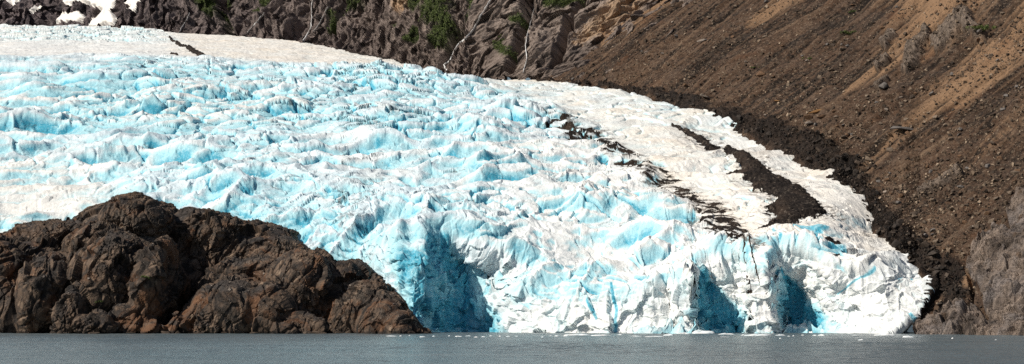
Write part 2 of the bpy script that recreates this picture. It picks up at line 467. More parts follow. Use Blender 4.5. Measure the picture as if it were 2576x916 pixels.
h += -5.0 * sstep(.2, 1.0, strokes(PX, PY, [(2420, 900, 14), (2440, 830, 14), (2452, 760, 12), (2440, 700, 8)]))
PS = W0 + nrm * h[..., None] * 1.0
tanv = .42 * fbm(vec(s_ / 9 + wob, t_ / 150, 0 * s_ + 1), 4, 101) + .75 * runl + .5 * fbm(W0 / 120, 2, 103) - .22 + .28 * sstep(260, -40, PY) * sstep(1750, 2300, PX)
for amt, pts in [(.75, [(2490, 140, 60), (2400, 230, 60), (2300, 330, 50), (2160, 460, 24)]), (.8, [(2430, -20, 130), (2330, 60, 110), (2250, 130, 70), (2130, 240, 26)]), (.6, [(2590, 40, 60), (2500, 190, 60), (2420, 260, 40)]),
                 (.7, [(2010, -20, 30), (1940, 30, 24), (1880, 75, 8)]), (.9, [(1680, -30, 60), (1600, 40, 40), (1520, 100, 24)]), (1.3, [(2440, 690, 16), (2415, 750, 16), (2395, 800, 18)]), (.5, [(2620, 240, 50), (2520, 340, 36), (2440, 430, 20)])]:
    tanv = np.maximum(tanv, tanv + amt * np.clip(strokes(PX, PY + wpy * .6, pts), 0, 1) ** .7)
tan = sstep(.08, .75, tanv)
tan *= (1 - mor) * (1 - bed * .7)
rust = sstep(.2, .55, fbm(W0 / 35 + 7, 4, 111)) * .8
finel = fbm(vec(s_ / 2.4 + wob * .8, t_ / 90, 0 * s_ + 5), 3, 127)
tone = np.clip(.42 + .6 * fbm(W0 / 4.5, 4, 121, .72) + (.75 * runl + .5 * finel) * (1 - .7 * rub) + .55 * fbm(vec(s_ / 40, t_ / 90, 0 * s_), 4, 123) + .3 * lump * rub, 0, 1)
vein = np.clip(.5 + .7 * fbm(vec(s_ / 2.6 + wob * 2, t_ / 26 + .4 * fbm(W0 / 9, 2, 131), 0 * s_), 5, 133, .65) + .5 * fbm(W0 / 14, 4, 135), 0, 1)
atts = dict(tan=tan, vein=vein, tone=tone, dark=np.clip(np.maximum(mor * (.92 + .3 * fbm(W0 / 12, 3, 83)), lobed), 0, 1), rock=np.clip(cragm, 0, 1), rust=rust)
fb = despeckle(facemean(bed) > .5); fm = despeckle(facemean(mor) > .55) & ~fb
hill = split_grid(PS, atts, ~fb & ~fm, 'hillside', M['scree'], smooth=False)
tag(hill, kind='structure')
mo = split_grid(PS, atts, fm, 'moraine', M['scree'], smooth=False)
tag(mo, kind='structure')
right = facemean(PX) ; low = facemean(PY)
isb3 = despeckle(facemean(sstep(-6, 8, sdpoly(PX + wpx * .6, PY + wpy * .6, bed3))) > .5)
isb2 = despeckle(facemean(sstep(-6, 8, sdpoly(PX + wpx, PY + wpy, bed2))) > .5) & ~isb3
b3 = split_grid(PS, atts, fb & isb3, 'bedrock_outcrop', M['bedrock'], smooth=False)
tag(b3, 'low tan bedrock shelf at the lake edge where the glacier front ends', 'bedrock', 'bedrock coming through the scree')
b2 = split_grid(PS, atts, fb & isb2, 'bedrock_outcrop', M['bedrock'], smooth=False)
tag(b2, 'smooth pale grey rock face high above the streaked slab on the slope edge', 'bedrock', 'bedrock coming through the scree')
b1 = split_grid(PS, atts, fb & ~isb3 & ~isb2, 'bedrock_outcrop', M['bedrock'], smooth=False)
tag(b1, 'tall streaked grey-brown bedrock slab rising straight from the lake', 'bedrock', 'bedrock coming through the scree')
hill_grid = PS

# ------------------------------------------------------------------ mountain and cliff behind
cl_pts = []
for px, yb, Db, Dt in [(-250, 80, 3500, 3660), (0, 75, 3250, 3400), (200, 78, 3000, 3140), (330, 85, 2720, 2830), (450, 95, 2560, 2660), (600, 100, 2400, 2490), (750, 115, 2240, 2330), (900, 145, 2070, 2170),
                       (1000, 170, 1950, 2050), (1100, 195, 1800, 1905), (1200, 205, 1700, 1810), (1300, 212, 1640, 1740), (1380, 205, 1600, 1715)]:
    cl_pts += [(px, yb, Db), (px, yb * .5, (Db * .52 + Dt * .48)), (px, 0, Dt), (px, -70, Dt * 1.03), (px, -150, Dt * 1.062)]
for px, py in [(1495, 100), (1560, 50), (1620, 0), (1430, 152)]:
    cl_pts += [(px, py, scree_dist(px, py) - 2), (px + 90, py, scree_dist(px + 90, py) + 40), (px + 90, py + 60, scree_dist(px + 90, py + 60) + 60)]
cl = TPS(cl_pts, 2.2, 1e-5)
pxs = np.concatenate([np.arange(-560, -60, 4.), np.arange(-60, 1760, 1.5)])
ybot = np.where(pxs < 1380, gsky(pxs) + 22, gsky(1380) + 22); ytop = np.full(len(pxs), -150.)
PX, PY = make_rows(pxs, ybot, ytop, cl, 1.0, 5., 400)
W0 = world(PX, PY, cl(PX, PY))
N0 = normals(W0); N0 *= np.sign(-(N0[..., 1:2]) + 1e-9)
N0 = N0 * .25 + np.array([-.18, -.62, .3]); N0 /= np.linalg.norm(N0, axis=-1, keepdims=True)
sc = np.interp(PX, [0, 500, 1200], [1.7, 1.25, .85])[..., None]          # broader forms farther back
dW = np.diff(W0[120], axis=0); strike = np.r_[0, np.cumsum(np.hypot(dW[:, 0] , dW[:, 1] * .35))]
upw = W0[..., 2] * 1.25
wp = vec(strike[None] - .95 * upw + 0 * PX, 0 * PX + W0[..., 1] * .05, upw) + 12 * vec(perlin(W0 / 45, 3), perlin(W0 / 45, 4), perlin(W0 / 45, 5))
dirA = np.array([0, 0, 1.]); dirB = np.array([1., 0, 0]); dirC = np.array([0, 1., 0])
A = vec(wp @ dirB / 36, wp @ dirC / 70, wp @ dirA / 120)
d1 = ridged(A / sc, 5, 201, .55)
d2 = fbm(wp / (90 * sc), 5, 211)
d3 = ridged(vec(wp @ dirB / 12, wp @ dirC / 20, wp @ dirA / 32) / sc, 4, 221)
d4 = ridged(wp / (6 * sc), 4, 231)
sq = sc[..., 0]
f1, f2, fr, _ = worley(wp / (16 * sc), 241)
d5 = ridged(vec(wp @ dirB / 4.5, wp @ dirC / 6, wp @ dirA / 8) / sc, 3, 225)
g1_, g2_, gr_, go_ = worley(vec(wp @ dirB / 11, wp @ dirC / 14, wp @ dirA / 20) / sc, 243)
fac = go_[..., 0] * np.cos(gr_ * 44) + go_[..., 1] * np.sin(gr_ * 44) + go_[..., 2] * np.cos(gr_ * 91)
disp = sq * (d1 * 17 + d2 * 26 + d3 * 4.5 + fac * 6.5 + d5 * 1.2 + d4 * 1.2 + (fr - .5) * 6 * sstep(.0, .25, f2 - f1))
gullies = [[(800, -40, 26), (790, 20, 20), (775, 75, 16), (755, 120, 14)], [(680, -20, 10), (640, 60, 10), (610, 100, 8)], [(1240, -20, 14), (1195, 70, 14), (1135, 140, 14), (1118, 195, 14)],
           [(1350, -20, 16), (1335, 60, 16), (1320, 130, 16), (1305, 205, 14)], [(560, -20, 20), (575, 60, 18), (590, 100, 14)], [(890, -30, 30), (870, 30, 22), (840, 90, 14)], [(1480, -20, 18), (1440, 80, 14), (1400, 190, 10)]]
for g in gullies:
    disp -= sq * 30 * sstep(-.2, 1, strokes(PX + d2 * 14, PY, g))
disp *= sstep(0, 40, PX * 0 + 60)
PC = W0 + N0 * disp[..., None]
NC = normals(PC); NC *= np.sign(-NC[..., 1:2] + 1e-9)
tan = np.maximum.reduce([sstep(-.2, .6, strokes(PX + d4 * 6, PY + d4 * 6, [(1025, 48, 12), (1045, 30, 14), (1050, 22, 8)])),
                         sstep(-.3, .8, strokes(PX + d4 * 10, PY + d4 * 10, [(1640, -40, 46), (1580, 35, 38), (1520, 90, 26), (1460, 130, 10)]))])
gn = fbm(W0 / 30, 4, 251)
greens = [[(1085, -20, 60), (1110, 40, 52), (1130, 80, 40), (1120, 115, 22)], [(1220, -20, 26), (1200, 60, 14), (1175, 85, 10)], [(900, 20, 30), (860, 50, 16), (835, 80, 10)], [(580, 30, 18), (575, 70, 14)], [(690, 20, 14), (670, 60, 10)],
          [(520, -10, 24), (540, 40, 18)], [(1400, 10, 26), (1460, -10, 20)], [(1300, 70, 14), (1330, 60, 10)], [(1275, 150, 20), (1310, 145, 14)], [(1040, 110, 14), (1060, 100, 12)]]
green = np.max([strokes(PX + gn * 22, PY + gn * 22, g) * 1.0 for g in greens], 0)
greenm = sstep(-.05, .6, green * .9 + gn * 1.25 - .02 + .25 * d4)
cool = np.interp(PX, [250, 420, 800, 1100, 1350], [1, .8, .5, .28, .1])
PYd = PY
SNOWS = [([(205, -30), (222, 0), (260, 8), (280, 0), (275, -30), (325, -30), (320, 4), (312, 32), (306, 56), (312, 62), (312, 86), (240, 90), (250, 66), (268, 50), (276, 44), (240, 31), (215, 33), (188, 40), (185, 32), (214, 14)], 'broad white snowfield filling the steep gully of the purple mountain', 6),
         ([(328, 42), (344, 22), (348, 8), (330, 4), (360, -30), (410, -30), (392, 15), (372, 32), (362, 56), (343, 58), (352, 44)], 'white snowfield with a notched foot right of the gully snow', 4),
         ([(152, 76), (172, 50), (190, 60), (220, 53), (238, 58), (204, 82)], 'flat white snow tongue just above the ice, left of the gully snow', 4)]
wn = fbm(W0 / 40, 5, 261) * 6; wn2 = fbm(W0 / 40 + 20, 5, 263) * 5
sds = [sdpoly(PX + wn, PY + wn2, p_) for p_, _, _ in SNOWS]
sd = np.max(sds, 0)
small_snow = [([(45, 33, 5), (62, 28, 9), (75, 24, 5)], 'small tilted snow patch on the purple rock, uppermost at the far edge'),
              ([(98, 55, 3), (110, 46, 7), (120, 38, 3)], 'narrow snow streak slanting up the purple mountain beside the big snowfield'),
              ([(12, 26, 3), (24, 8, 5), (32, -8, 4)], 'thin snow strip in the gully of the left mountain edge'),
              ([(585, 18, 3), (600, 8, 6), (606, 0, 4)], 'tiny bright snow remnant high in the dark cliff gully')]
ctone = np.clip(.5 + .16 * d3 + .14 * d5 + .25 * (gr_ - .5) - .25 * sstep(.12, 0, g2_ - g1_) + .5 * fbm(wp / (11 * sc), 5, 271, .62) + .3 * fbm(wp / 70, 3, 273), 0, 1)  # creases darkened and ribs lightened in the colour, standing in for shade
atts = dict(tan=tan, green=greenm, cool=cool, tone=ctone)
allsnow = np.zeros((PC.shape[0] - 1, PC.shape[1] - 1), bool)
PSN = PC + 0
base_snow = W0 + N0 * (blur(blur(disp, 7), 5) + 7 + 2 * fbm(W0 / 60, 2, 265))[..., None]
blend = sstep(-1, 6, sd)[..., None]
PSN = PC * (1 - blend) + base_snow * blend
for d_, (_, lab, _) in zip(sds, SNOWS):
    mk = despeckle(facemean((d_ > 0).astype(F)) > .5) & ~allsnow
    allsnow |= mk
    tag(split_grid(PSN, {}, mk, 'snowfield', M['snow']), lab, 'snow', 'snowfields on the far mountain')
for pts, lab in small_snow:
    ss = strokes(PX + wn * .4, PY + wn2 * .4, pts)
    mk = despeckle(facemean((ss > 0).astype(F)) > .5, 1) & ~allsnow
    allsnow |= mk
    tag(split_grid(PSN, {}, mk, 'snow_patch', M['snow']), lab, 'snow', 'small snow patches on the mountain')
side = facemean(PX + wn) < np.interp(facemean(PY), [-60, 0, 75], [450, 400, 325])
tag(split_grid(PSN, atts, ~allsnow & side, 'mountain', M['cliff'], smooth=False), kind='structure')
tag(split_grid(PSN, atts, ~allsnow & ~side, 'cliff', M['cliff'], smooth=False), kind='structure')
cliff_PX, cliff_PY, cliff_P, cliff_N, cliff_green = PX, PY, PSN, NC, greenm

# ------------------------------------------------------------------ glacier
gp = []
for x, col in {
    -250: [(700, 1000), (600, 1020), (550, 1040), (480, 1090), (400, 1170), (330, 1260), (250, 1420), (158, 1690), (110, 2200), (72, 2650)],
    0: [(700, 985), (600, 1005), (550, 1025), (480, 1075), (400, 1155), (330, 1245), (250, 1400), (158, 1660), (110, 2150), (73, 2600)],
    300: [(700, 975), (600, 995), (550, 1015), (480, 1070), (400, 1150), (330, 1240), (250, 1395), (160, 1640), (115, 2060), (82, 2440)],
    600: [(750, 960), (600, 990), (550, 1010), (480, 1060), (400, 1140), (330, 1230), (250, 1385), (178, 1590), (140, 1840), (94, 2260)],
    900: [(838, 925), (700, 950), (640, 965), (560, 995), (480, 1052), (400, 1130), (330, 1220), (250, 1380), (195, 1520), (168, 1700), (136, 1960)],
    1100: [(838, 920), (700, 935), (600, 955), (560, 980), (480, 1050), (400, 1130), (330, 1220), (250, 1390), (205, 1530), (188, 1640)],
    1300: [(838, 912), (740, 922), (680, 940), (620, 962), (560, 990), (480, 1053), (400, 1133), (330, 1230), (250, 1420), (206, 1590)],
    1500: [(838, 906), (740, 915), (690, 930), (640, 952), (560, 998), (480, 1060), (400, 1140), (330, 1240), (270, 1360), (222, 1480)],
    1700: [(838, 902), (740, 908), (680, 920), (620, 948), (540, 1000), (450, 1080), (370, 1180), (310, 1270), (266, 1342)],
    1900: [(838, 900), (740, 905), (660, 915), (600, 945), (520, 1000), (430, 1100), (328, 1230)],
    2080: [(838, 895), (740, 902), (650, 912), (590, 945), (500, 1020), (410, 1122)],
    2230: [(838, 880), (740, 895), (670, 908), (600, 990)],
    2370: [(838, 868), (760, 885), (700, 915)],
}.items():
    gp += [(x, y, d) for y, d in col]
for x, y in GLACIER_SKY:
    if x >= 1500: gp.append((x + 4, y - 2, float(scree_dist(x + 4, y - 2)) - 3))
gt = TPS(gp, 2.2, 2e-5)
# calving front: how far bays are bitten back, by sight line, for the foot and for the brow
FX = [900, 985, 1030, 1052, 1075, 1110, 1160, 1215, 1270, 1330, 1450, 1560, 1640, 1690, 1742, 1752, 1790, 1860, 1885, 1900, 1940, 1958, 1975, 2030, 2085, 2110, 2180, 2270, 2330, 2400]
FD = [-4, -14, -18, -15, 4, 22, 32, 30, 18, 8, 1, -5, -7, -5, -13, 10, 20, 17, 9, -3, -5, 6, 24, 24, 8, 3, 1, 0, 2, 6]
def gdist(px, py):
    d = gt(px, py)
    top = np.interp(px, [900, 1040, 1100, 1200, 1300, 1400, 1500, 1650, 1750, 1900, 1960, 2085, 2120, 2200, 2300], [600, 600, 605, 655, 690, 700, 710, 695, 690, 675, 665, 680, 655, 655, 680])
    sk = (838 - py) * .10 * sstep(1600, 1900, px) + (py - 838) * .10 * sstep(1600, 1200, px)
    sk = sk + 16 * fbm(vec(px / 70, py / 28, 0 * px), 3, 407)
    return d + np.interp(px + sk, FX, FD) * sstep(-45, 45, py - top)
pxs = np.concatenate([np.arange(-560, -40, 4.5), np.arange(-40, 950, 1.9), np.arange(950, 2396, 1.5)])
ytop = gsky(pxs)
ybot = np.interp(pxs, [-260, 0, 250, 450, 700, 850, 950, 2396], [650, 650, 600, 610, 690, 760, 880, 905])
PX, PY = make_rows(pxs, ybot, ytop, gdist, 1.15, 3.4, 860)
print('glacier grid', PX.shape)
G0 = world(PX, PY, gdist(PX, PY))
# right edge of the front curls back into the rubble
eg = np.where(PY > 745, 2388 - (PY - 745) * .95, 2392.)
curl = sstep(eg - 50, eg + 8, PX) ** 2 + np.clip(PX - eg, 0, 90) / 40
G0[..., 1] += curl * 30
smooth0 = G0
N0 = normals(G0); N0 *= np.sign(-N0[..., 1:2] + 1e-9)
flat = np.clip(N0[..., 2], 0, 1)
steep = sstep(.85, .45, flat)                                      # 1 on the calving front
# regions (survey polygons)
upper = sstep(8, -16, PY - np.interp(PX, [-260, 0, 300, 560, 750, 900, 1100, 1300, 1600], [158, 158, 154, 158, 176, 186, 196, 215, 205]))   # smooth snowy ice above the icefall
margin = sstep(-30, 60, PX - np.interp(PY, [200, 260, 300, 350, 400, 450, 500, 560, 620, 660], [1100, 1330, 1420, 1500, 1560, 1620, 1690, 1760, 1830, 2500]))  # smooth ice along the right margin
lln = fbm(G0 / 45, 4, 299)
lowleft = sstep(35, -25, sdpoly(PX + 120 * lln, PY + 45 * fbm(G0 / 45 + 9, 4, 298), [(-260, 430), (100, 430), (260, 470), (330, 520), (200, 620), (-260, 700)]) * -1)
rough = np.clip(1 - .88 * upper - .62 * margin * (1 - steep) - .45 * lowleft, .06, 1)
X, Y, Z = G0[..., 0], G0[..., 1], G0[..., 2]
# crevassed ice: the flow runs towards the camera and bends to the right
ca, sa = math.cos(math.radians(-14)), math.sin(math.radians(-14))
q = vec(X * ca - Y * sa, X * sa + Y * ca, Z * 0)
wpx = vec(fbm(q / 26, 3, 301), fbm(q / 26 + 50, 3, 303), 0 * X)
q2 = q + 9 * wpx
aw = fbm(q / 120 + 5, 2, 305)
def crest(ax, ay, oct_, seed, ang=0., pw=1.4):
    c_, s__ = math.cos(ang), math.sin(ang)
    a = ridged(vec((q2[..., 0] * c_ - q2[..., 1] * s__) / ax, (q2[..., 0] * s__ + q2[..., 1] * c_) / ay, X * 0 + seed), oct_, seed, .45)
    return np.clip(a * .5 + .5, 0, 1) ** pw
r1 = crest(84, 40, 1, 311, .12); r2 = crest(40, 20, 1, 321, -.25); r3 = crest(19, 10, 1, 325, .3, 1.15); r4 = crest(7, 5, 2, 327, -.6)
_, _, pr_, po_ = worley(vec(q2[..., 0] / 9, q2[..., 1] / 7, X * 0), 335, 2)
_, _, pr2, po2 = worley(vec(q2[..., 0] / 4.2, q2[..., 1] / 3.6, X * 0), 337, 2)
chip2 = po2[..., 0] * np.cos(pr2 * 44) + po2[..., 1] * np.sin(pr2 * 44)
chip = po_[..., 0] * np.cos(pr_ * 44) + po_[..., 1] * np.sin(pr_ * 44)
b1, b2_, br, bo = worley(vec(q2[..., 0] / 17, q2[..., 1] / 13, X * 0), 331, 2)
crack = sstep(.16, .02, b2_ - b1)
c1, c2_, cr, co = worley(vec(q2[..., 0] / 7, q2[..., 1] / 6, X * 0), 341, 2)
crack2 = sstep(.16, .02, c2_ - c1)
zone = fbm(q / 85, 2, 351)
tilt = bo[..., 0] * (br - .35) + bo[..., 1] * ((br * 7) % 1 - .5)          # blocks lean
blocky = sstep(-.1, .35, fbm(q / 70 + 20, 2, 355) + .55 * sstep(400, 300, PY) * sstep(150, 450, PX) - .22)
arc = PY - .00006 * (PX - 300) ** 2 * np.where(PX > 300, 1, .3)          # the flow bends: bands arch down to the right
bandn = fbm(vec(PX / 420, arc / 46, X * 0), 3, 357)
mixn = sstep(-.3, .3, fbm(q / 58 + 33, 2, 359))
hz = 10.0 * r1 + 9.0 * r2 * (.45 + .8 * mixn) + 2.7 * r3 * (1.25 - .9 * mixn) + .6 * r4 + (1.7 * chip * (1.25 - .8 * mixn) + .4 * chip2) * np.interp(PY, [150, 350, 500], [.5, .8, 1]) - 10
hz = hz * (1 - .3 * blocky) + blocky * ((br - .5) * 4.2 + 4.0 * tilt - 3.4 * crack + (1 - b1 ** 2) * 2.2) - 1.2 * (1 - blocky) * crack * sstep(0, .3, zone)
hz += (cr - .5) * .5 - .4 * crack2 * sstep(-.1, .3, aw)
hz *= np.clip(.92 + .45 * zone + .75 * bandn, .45, 1.6) * np.interp(PY, [150, 330, 480], [.85, .92, 1.0])
crev = sstep(.80, .97, ridged(vec(PX / 260 + wpx[..., 0] * .5, arc / 26 + wpx[..., 1] * .9, X * 0), 2, 365, .6)) * sstep(-.15, .25, fbm(q / 50 + 90, 3, 367))
hz = hz * 1.12 - 4.2 * crev + 6 * fbm(q / 60, 2, 361)
fine = fbm(G0 / 2.6, 3, 371)
hz = hz * rough + fine * (.20 * rough + .10) + (1 - rough) * (fbm(G0 / 22, 3, 381) * 1.8 + ridged(vec(q[..., 0] / 5, q[..., 1] / 40, X * 0), 2, 391) * .45 + r2 * 1.6)
hz += upper * (sstep(480, 330, PX) * sstep(-3, -14, PY - 118) * (r1 * 4.5 + (br - .5) * 5 - crack * 3) + fbm(vec(X / 40, Y / 90, X * 0), 3, 395) * 2.0)
# front: spalled scallops, flutes and vertical cracks
g3 = G0 + 6 * vec(perlin(G0 / 14, 401), perlin(G0 / 14, 402), perlin(G0 / 14, 403))
fl1, fl2, flr, flo = worley(g3 / 11, 411)
fs1, fs2, fsr, fso = worley(g3 / 4.5, 415)
flute = ridged(vec(X / 6.5, Z / 55 + 1, Y * 0), 3, 421)
fct = flo[..., 0] * np.cos(flr * 44) + flo[..., 2] * np.sin(flr * 44); fct2 = fso[..., 0] * np.cos(fsr * 44) + fso[..., 2] * np.sin(fsr * 44)
hf = 2.6 * fbm(G0 / 24, 3, 431) + (fl1 - .55) * 2.8 + (flr - .5) * 2.4 + fct * 2.6 + (fs1 - .5) * .9 + (fsr - .5) * .8 + fct2 * 1.0 + flute * 1.2 + fine * .35
hgt = hz * (1 - steep) + hf * steep
# the pinnacle by the outcrop, the block on the front's middle, the brow of the bay
for (cx, cy, rx, ry, a) in [(1010, 640, 22, 45, 6), (955, 640, 26, 40, 5), (1058, 600, 22, 26, 4), (1085, 690, 13, 38, 5), (1210, 640, 40, 30, 5), (1300, 720, 60, 30, 3), (1700, 740, 34, 60, 2.5), (1975, 690, 30, 60, 3)]:
    hgt += a * np.exp(-((PX - cx) / rx) ** 2 - ((PY - cy) / ry) ** 2)
hgt *= 1 - .85 * sstep(eg - 45, eg, PX) * sstep(600, 680, PY)
up = np.array([0, 0, 1.0])
DIR = N0 * steep[..., None] + (up * .8 + N0 * .2) * (1 - steep[..., None])
PG = G0 + DIR * hgt[..., None]
edge = sstep(10, 0, PY - gsky(PX)) * sstep(1350, 1500, PX)
PG[..., 2] -= edge * 3.0
NG = normals(PG); NG *= np.sign(NG[..., 2:3] * .7 - NG[..., 1:2] + 1e-9)
# how blue: freshly broken walls and crack sides are clear blue ice, old tops are a white crust; shade blue is painted into hollows, bays and sides off the sun
k = 4
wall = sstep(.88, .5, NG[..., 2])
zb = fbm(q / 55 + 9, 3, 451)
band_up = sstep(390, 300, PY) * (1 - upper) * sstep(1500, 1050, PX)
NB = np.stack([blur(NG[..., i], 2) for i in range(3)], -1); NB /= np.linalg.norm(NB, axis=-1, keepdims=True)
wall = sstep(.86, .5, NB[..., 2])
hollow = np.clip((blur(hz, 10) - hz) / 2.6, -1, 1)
lee_shade = sstep(.15, .75, NB[..., 0]) * sstep(.95, .6, NB[..., 2])  # sides turned from the sun, tinted blue as shade
blue = (.25 - .16 * sstep(1100, 1500, PX) - .10 * sstep(430, 560, PY) + .24 * band_up + .40 * zb + .40 * bandn + .55 * wall + .52 * hollow + .18 * lee_shade + .35 * crev + .22 * crack * blocky + .12 * (br - .5)) * (1 - steep)
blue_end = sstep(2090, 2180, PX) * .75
bay = np.maximum.reduce([sstep(-.2, .5, strokes(PX + fl1 * 20, PY + flr * 20, [(1075, 590, 60), (1090, 680, 90), (1130, 790, 110), (1220, 835, 60)])),  # shadow of the bays, painted into the ice as deep blue
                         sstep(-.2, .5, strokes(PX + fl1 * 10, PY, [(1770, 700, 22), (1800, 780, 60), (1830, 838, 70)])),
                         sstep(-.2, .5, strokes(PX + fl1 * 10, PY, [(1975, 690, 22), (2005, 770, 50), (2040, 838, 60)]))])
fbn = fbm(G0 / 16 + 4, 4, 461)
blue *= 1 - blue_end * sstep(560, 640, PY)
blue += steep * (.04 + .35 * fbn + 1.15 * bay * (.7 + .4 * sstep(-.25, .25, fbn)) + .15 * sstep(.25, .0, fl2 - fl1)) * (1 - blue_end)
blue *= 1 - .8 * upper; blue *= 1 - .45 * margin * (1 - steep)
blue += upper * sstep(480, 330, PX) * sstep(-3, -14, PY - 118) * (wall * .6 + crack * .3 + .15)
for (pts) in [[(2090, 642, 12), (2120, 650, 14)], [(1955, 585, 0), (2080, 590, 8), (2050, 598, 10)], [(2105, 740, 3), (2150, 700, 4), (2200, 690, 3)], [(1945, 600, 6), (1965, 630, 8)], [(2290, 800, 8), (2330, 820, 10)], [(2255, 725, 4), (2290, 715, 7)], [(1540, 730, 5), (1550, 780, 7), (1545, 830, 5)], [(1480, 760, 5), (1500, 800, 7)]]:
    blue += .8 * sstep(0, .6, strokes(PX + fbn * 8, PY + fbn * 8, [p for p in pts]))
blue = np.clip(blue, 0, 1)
# dirt
lines = ridged(vec(X / 9 + wpx[..., 0], PY / 6 + wpx[..., 1] * 2, X * 0), 3, 471)
dirt = .60 * sstep(.70, .95, ridged(vec(PX / 160 + wpx[..., 0], arc / 16 + wpx[..., 1] * .6, X * 0), 3, 487)) * sstep(-.1, .3, fbm(q / 50 + 70, 3, 489)) * (1 - upper) + .65 * np.clip(hollow, 0, 1) * sstep(-.12, .3, fbm(q / 38 + 13, 4, 483)) * (1 - upper) + .35 * crack * sstep(-.1, .4, fbm(q / 45 + 3, 3, 481)) + .22 * sstep(.1, .5, fbm(q / 30 + 30, 4, 491)) * (1 - upper)
streak = fbm(vec(X / 14 + wpx[..., 0] * .5, PY / 3.0 + X / 30, X * 0), 5, 501, .62)
vlin = ridged(vec(X / 3.0, PY / 30, X * 0), 3, 511)
zoneD = np.clip(strokes(PX, PY, [(1230, 235, 25), (1400, 310, 45), (1500, 360, 55), (1620, 440, 55), (1730, 510, 55), (1850, 600, 60), (1900, 650, 40)]), 0, 1)
dirt += zoneD * (.32 + .8 * sstep(.05, .5, streak) + .3 * sstep(.3, .8, vlin) * sstep(.0, .3, streak + .1))
dirt += .35 * sstep(0, 1, strokes(PX, PY, [(850, 128, 8), (960, 150, 12), (1060, 178, 10)])) * sstep(-.1, .3, streak)
warm = np.clip(.62 * upper * sstep(350, 520, PX) + .62 * margin * (1 - steep) + .08 * upper + .30 * lowleft + .2 * zoneD, 0, 1) * (.55 + .45 * sstep(-.2, .3, fbm(q / 30, 3, 521)))
warm += .25 * sstep(.0, .4, fbm(q / 40 + 60, 3, 523)) * (1 - steep)
# debris bands
wx = fbm(G0 / 9, 4, 531) * 14; wy = fbm(G0 / 9 + 30, 4, 533) * 8
dm = [(1712, 336), (1760, 354), (1800, 378), (1850, 393), (1900, 418), (1950, 453), (2000, 483), (2040, 508), (2075, 542), (2112, 560), (2060, 570), (2000, 576), (1920, 597), (1903, 592), (1945, 560), (1900, 556), (1962, 520), (1930, 505), (1895, 500),
      (1892, 470), (1850, 457), (1828, 441), (1868, 436), (1820, 402), (1780, 387), (1745, 358)]
rag = fbm(G0 / 3.0, 3, 545)
s1 = sdpoly(PX + wx * .6, PY + wy * .6, dm) + streak * (13 + 20 * sstep(500, 575, PY)) + rag * 6 + 1.5 - 5 * sstep(530, 590, PY)
s1 = np.maximum(s1, 10 * strokes(PX + wx * .4, PY + wy * .5, [(1690, 333, 1.5), (1730, 345, 4), (1790, 376, 6)]))
d2p = [(1740, 520), (1820, 535), (1865, 575), (1890, 605), (1880, 630), (1905, 645), (1850, 650), (1800, 620), (1760, 580)]
gap = sstep(.15, .6, ridged(vec(X / 26 + wpx[..., 0], PY / 9 + X / 60 + wpx[..., 1], X * 0), 3, 549))
s1 = s1 + 3 * sstep(505, 575, PY) - 13 * gap * sstep(505, 575, PY)
s2 = np.clip(sdpoly(PX + wx, PY + wy, d2p), -30, 9) + streak * 34 + 3 - 12 * gap + rag * 7
d3 = np.clip(strokes(PX, PY, [(1380, 322, 14), (1500, 365, 30), (1600, 430, 34), (1700, 482, 26), (1760, 520, 20)]), -.8, .5) * 26 + streak * 46 - 8.5 - 6 * gap + rag * 7
s4 = 10 * strokes(PX + wx * .5, PY + wy * .3, [(425, 105, 1), (470, 125, 4), (500, 140, 6), (520, 151, 4)]) + streak * 6
s4 = np.maximum(s4, 8 * strokes(PX + wx * .5, PY + wy * .3, [(430, 140, 3), (445, 146, 4)]))
s5 = np.maximum(9 * strokes(PX + wx * .5, PY + wy * .4, [(830, 122, 3), (880, 133, 6), (960, 150, 5), (1020, 165, 3)]) + streak * 8 - 3, 8 * strokes(PX + wx * .5, PY + wy * .3, [(990, 178, 4), (1010, 182, 5), (1025, 184, 3)]))
s5 = np.maximum(s5, 8 * strokes(PX + wx * .5, PY + wy * .4, [(1090, 188, 3), (1180, 196, 6), (1250, 203, 4)]) + streak * 6)
s7 = 20 * strokes(PX + wx, PY + wy, [(2310, 660, 8), (2345, 690, 26), (2362, 740, 34), (2330, 790, 24), (2305, 825, 14)]) + streak * 34 + rag * 9 - 7
s6 = [8 * strokes(PX + wx * .8, PY + wy, p) + streak * 7 - 2 for p in ([(1880, 640, 3), (1902, 685, 2.4), (1915, 720, 1.2)], [(1870, 640, 2), (1885, 700, 1.6), (1890, 740, 1)], [(1685, 735, 2), (1690, 780, 3)], [(2060, 610, 8), (2110, 622, 4), (2150, 640, 3)], [(2085, 668, 5), (2110, 660, 2)])]
thick = sstep(0, 14, s1) * 2.2 + sstep(0, 10, s4) * 2 + .5 * sstep(0, 6, np.maximum(np.maximum(s2, d3), np.maximum(s5, np.max(s6, 0))))
PG[..., 2] += thick * (.7 + .6 * ridged(G0 / 4, 3, 541))
dirt += .5 * crev * sstep(-.1, .3, fbm(q / 40 + 120, 3, 485)) * rough
dirt += 1.3 * sstep(2290, 2385, PX) * sstep(0, .25, streak) * sstep(600, 700, PY)
dirt = np.clip(dirt + .75 * sstep(-34, 0, np.maximum(np.maximum(s1, s2), d3 - 6)) * (.4 + sstep(-.1, .3, streak)) , 0, 1)
crust = np.clip(.9 * upper + sstep(1080, 1420, PX) * sstep(300, 420, PY) * .85 + .8 * sstep(70, 20, np.abs(PY - 285 - 30 * zb)) * sstep(900, 500, PX) + .8 * lowleft + .5 * sstep(0, .3, fbm(q / 70 + 150, 3, 561)) - .6 * bay * steep, 0, 1)
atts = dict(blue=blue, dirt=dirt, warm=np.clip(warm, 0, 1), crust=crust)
gl = empty('glacier', (float(G0[0, len(pxs) // 2, 0]), 900, 0))
tag(gl, 'broad blue-white glacier spilling down to the lake in a crevassed icefall', 'glacier')
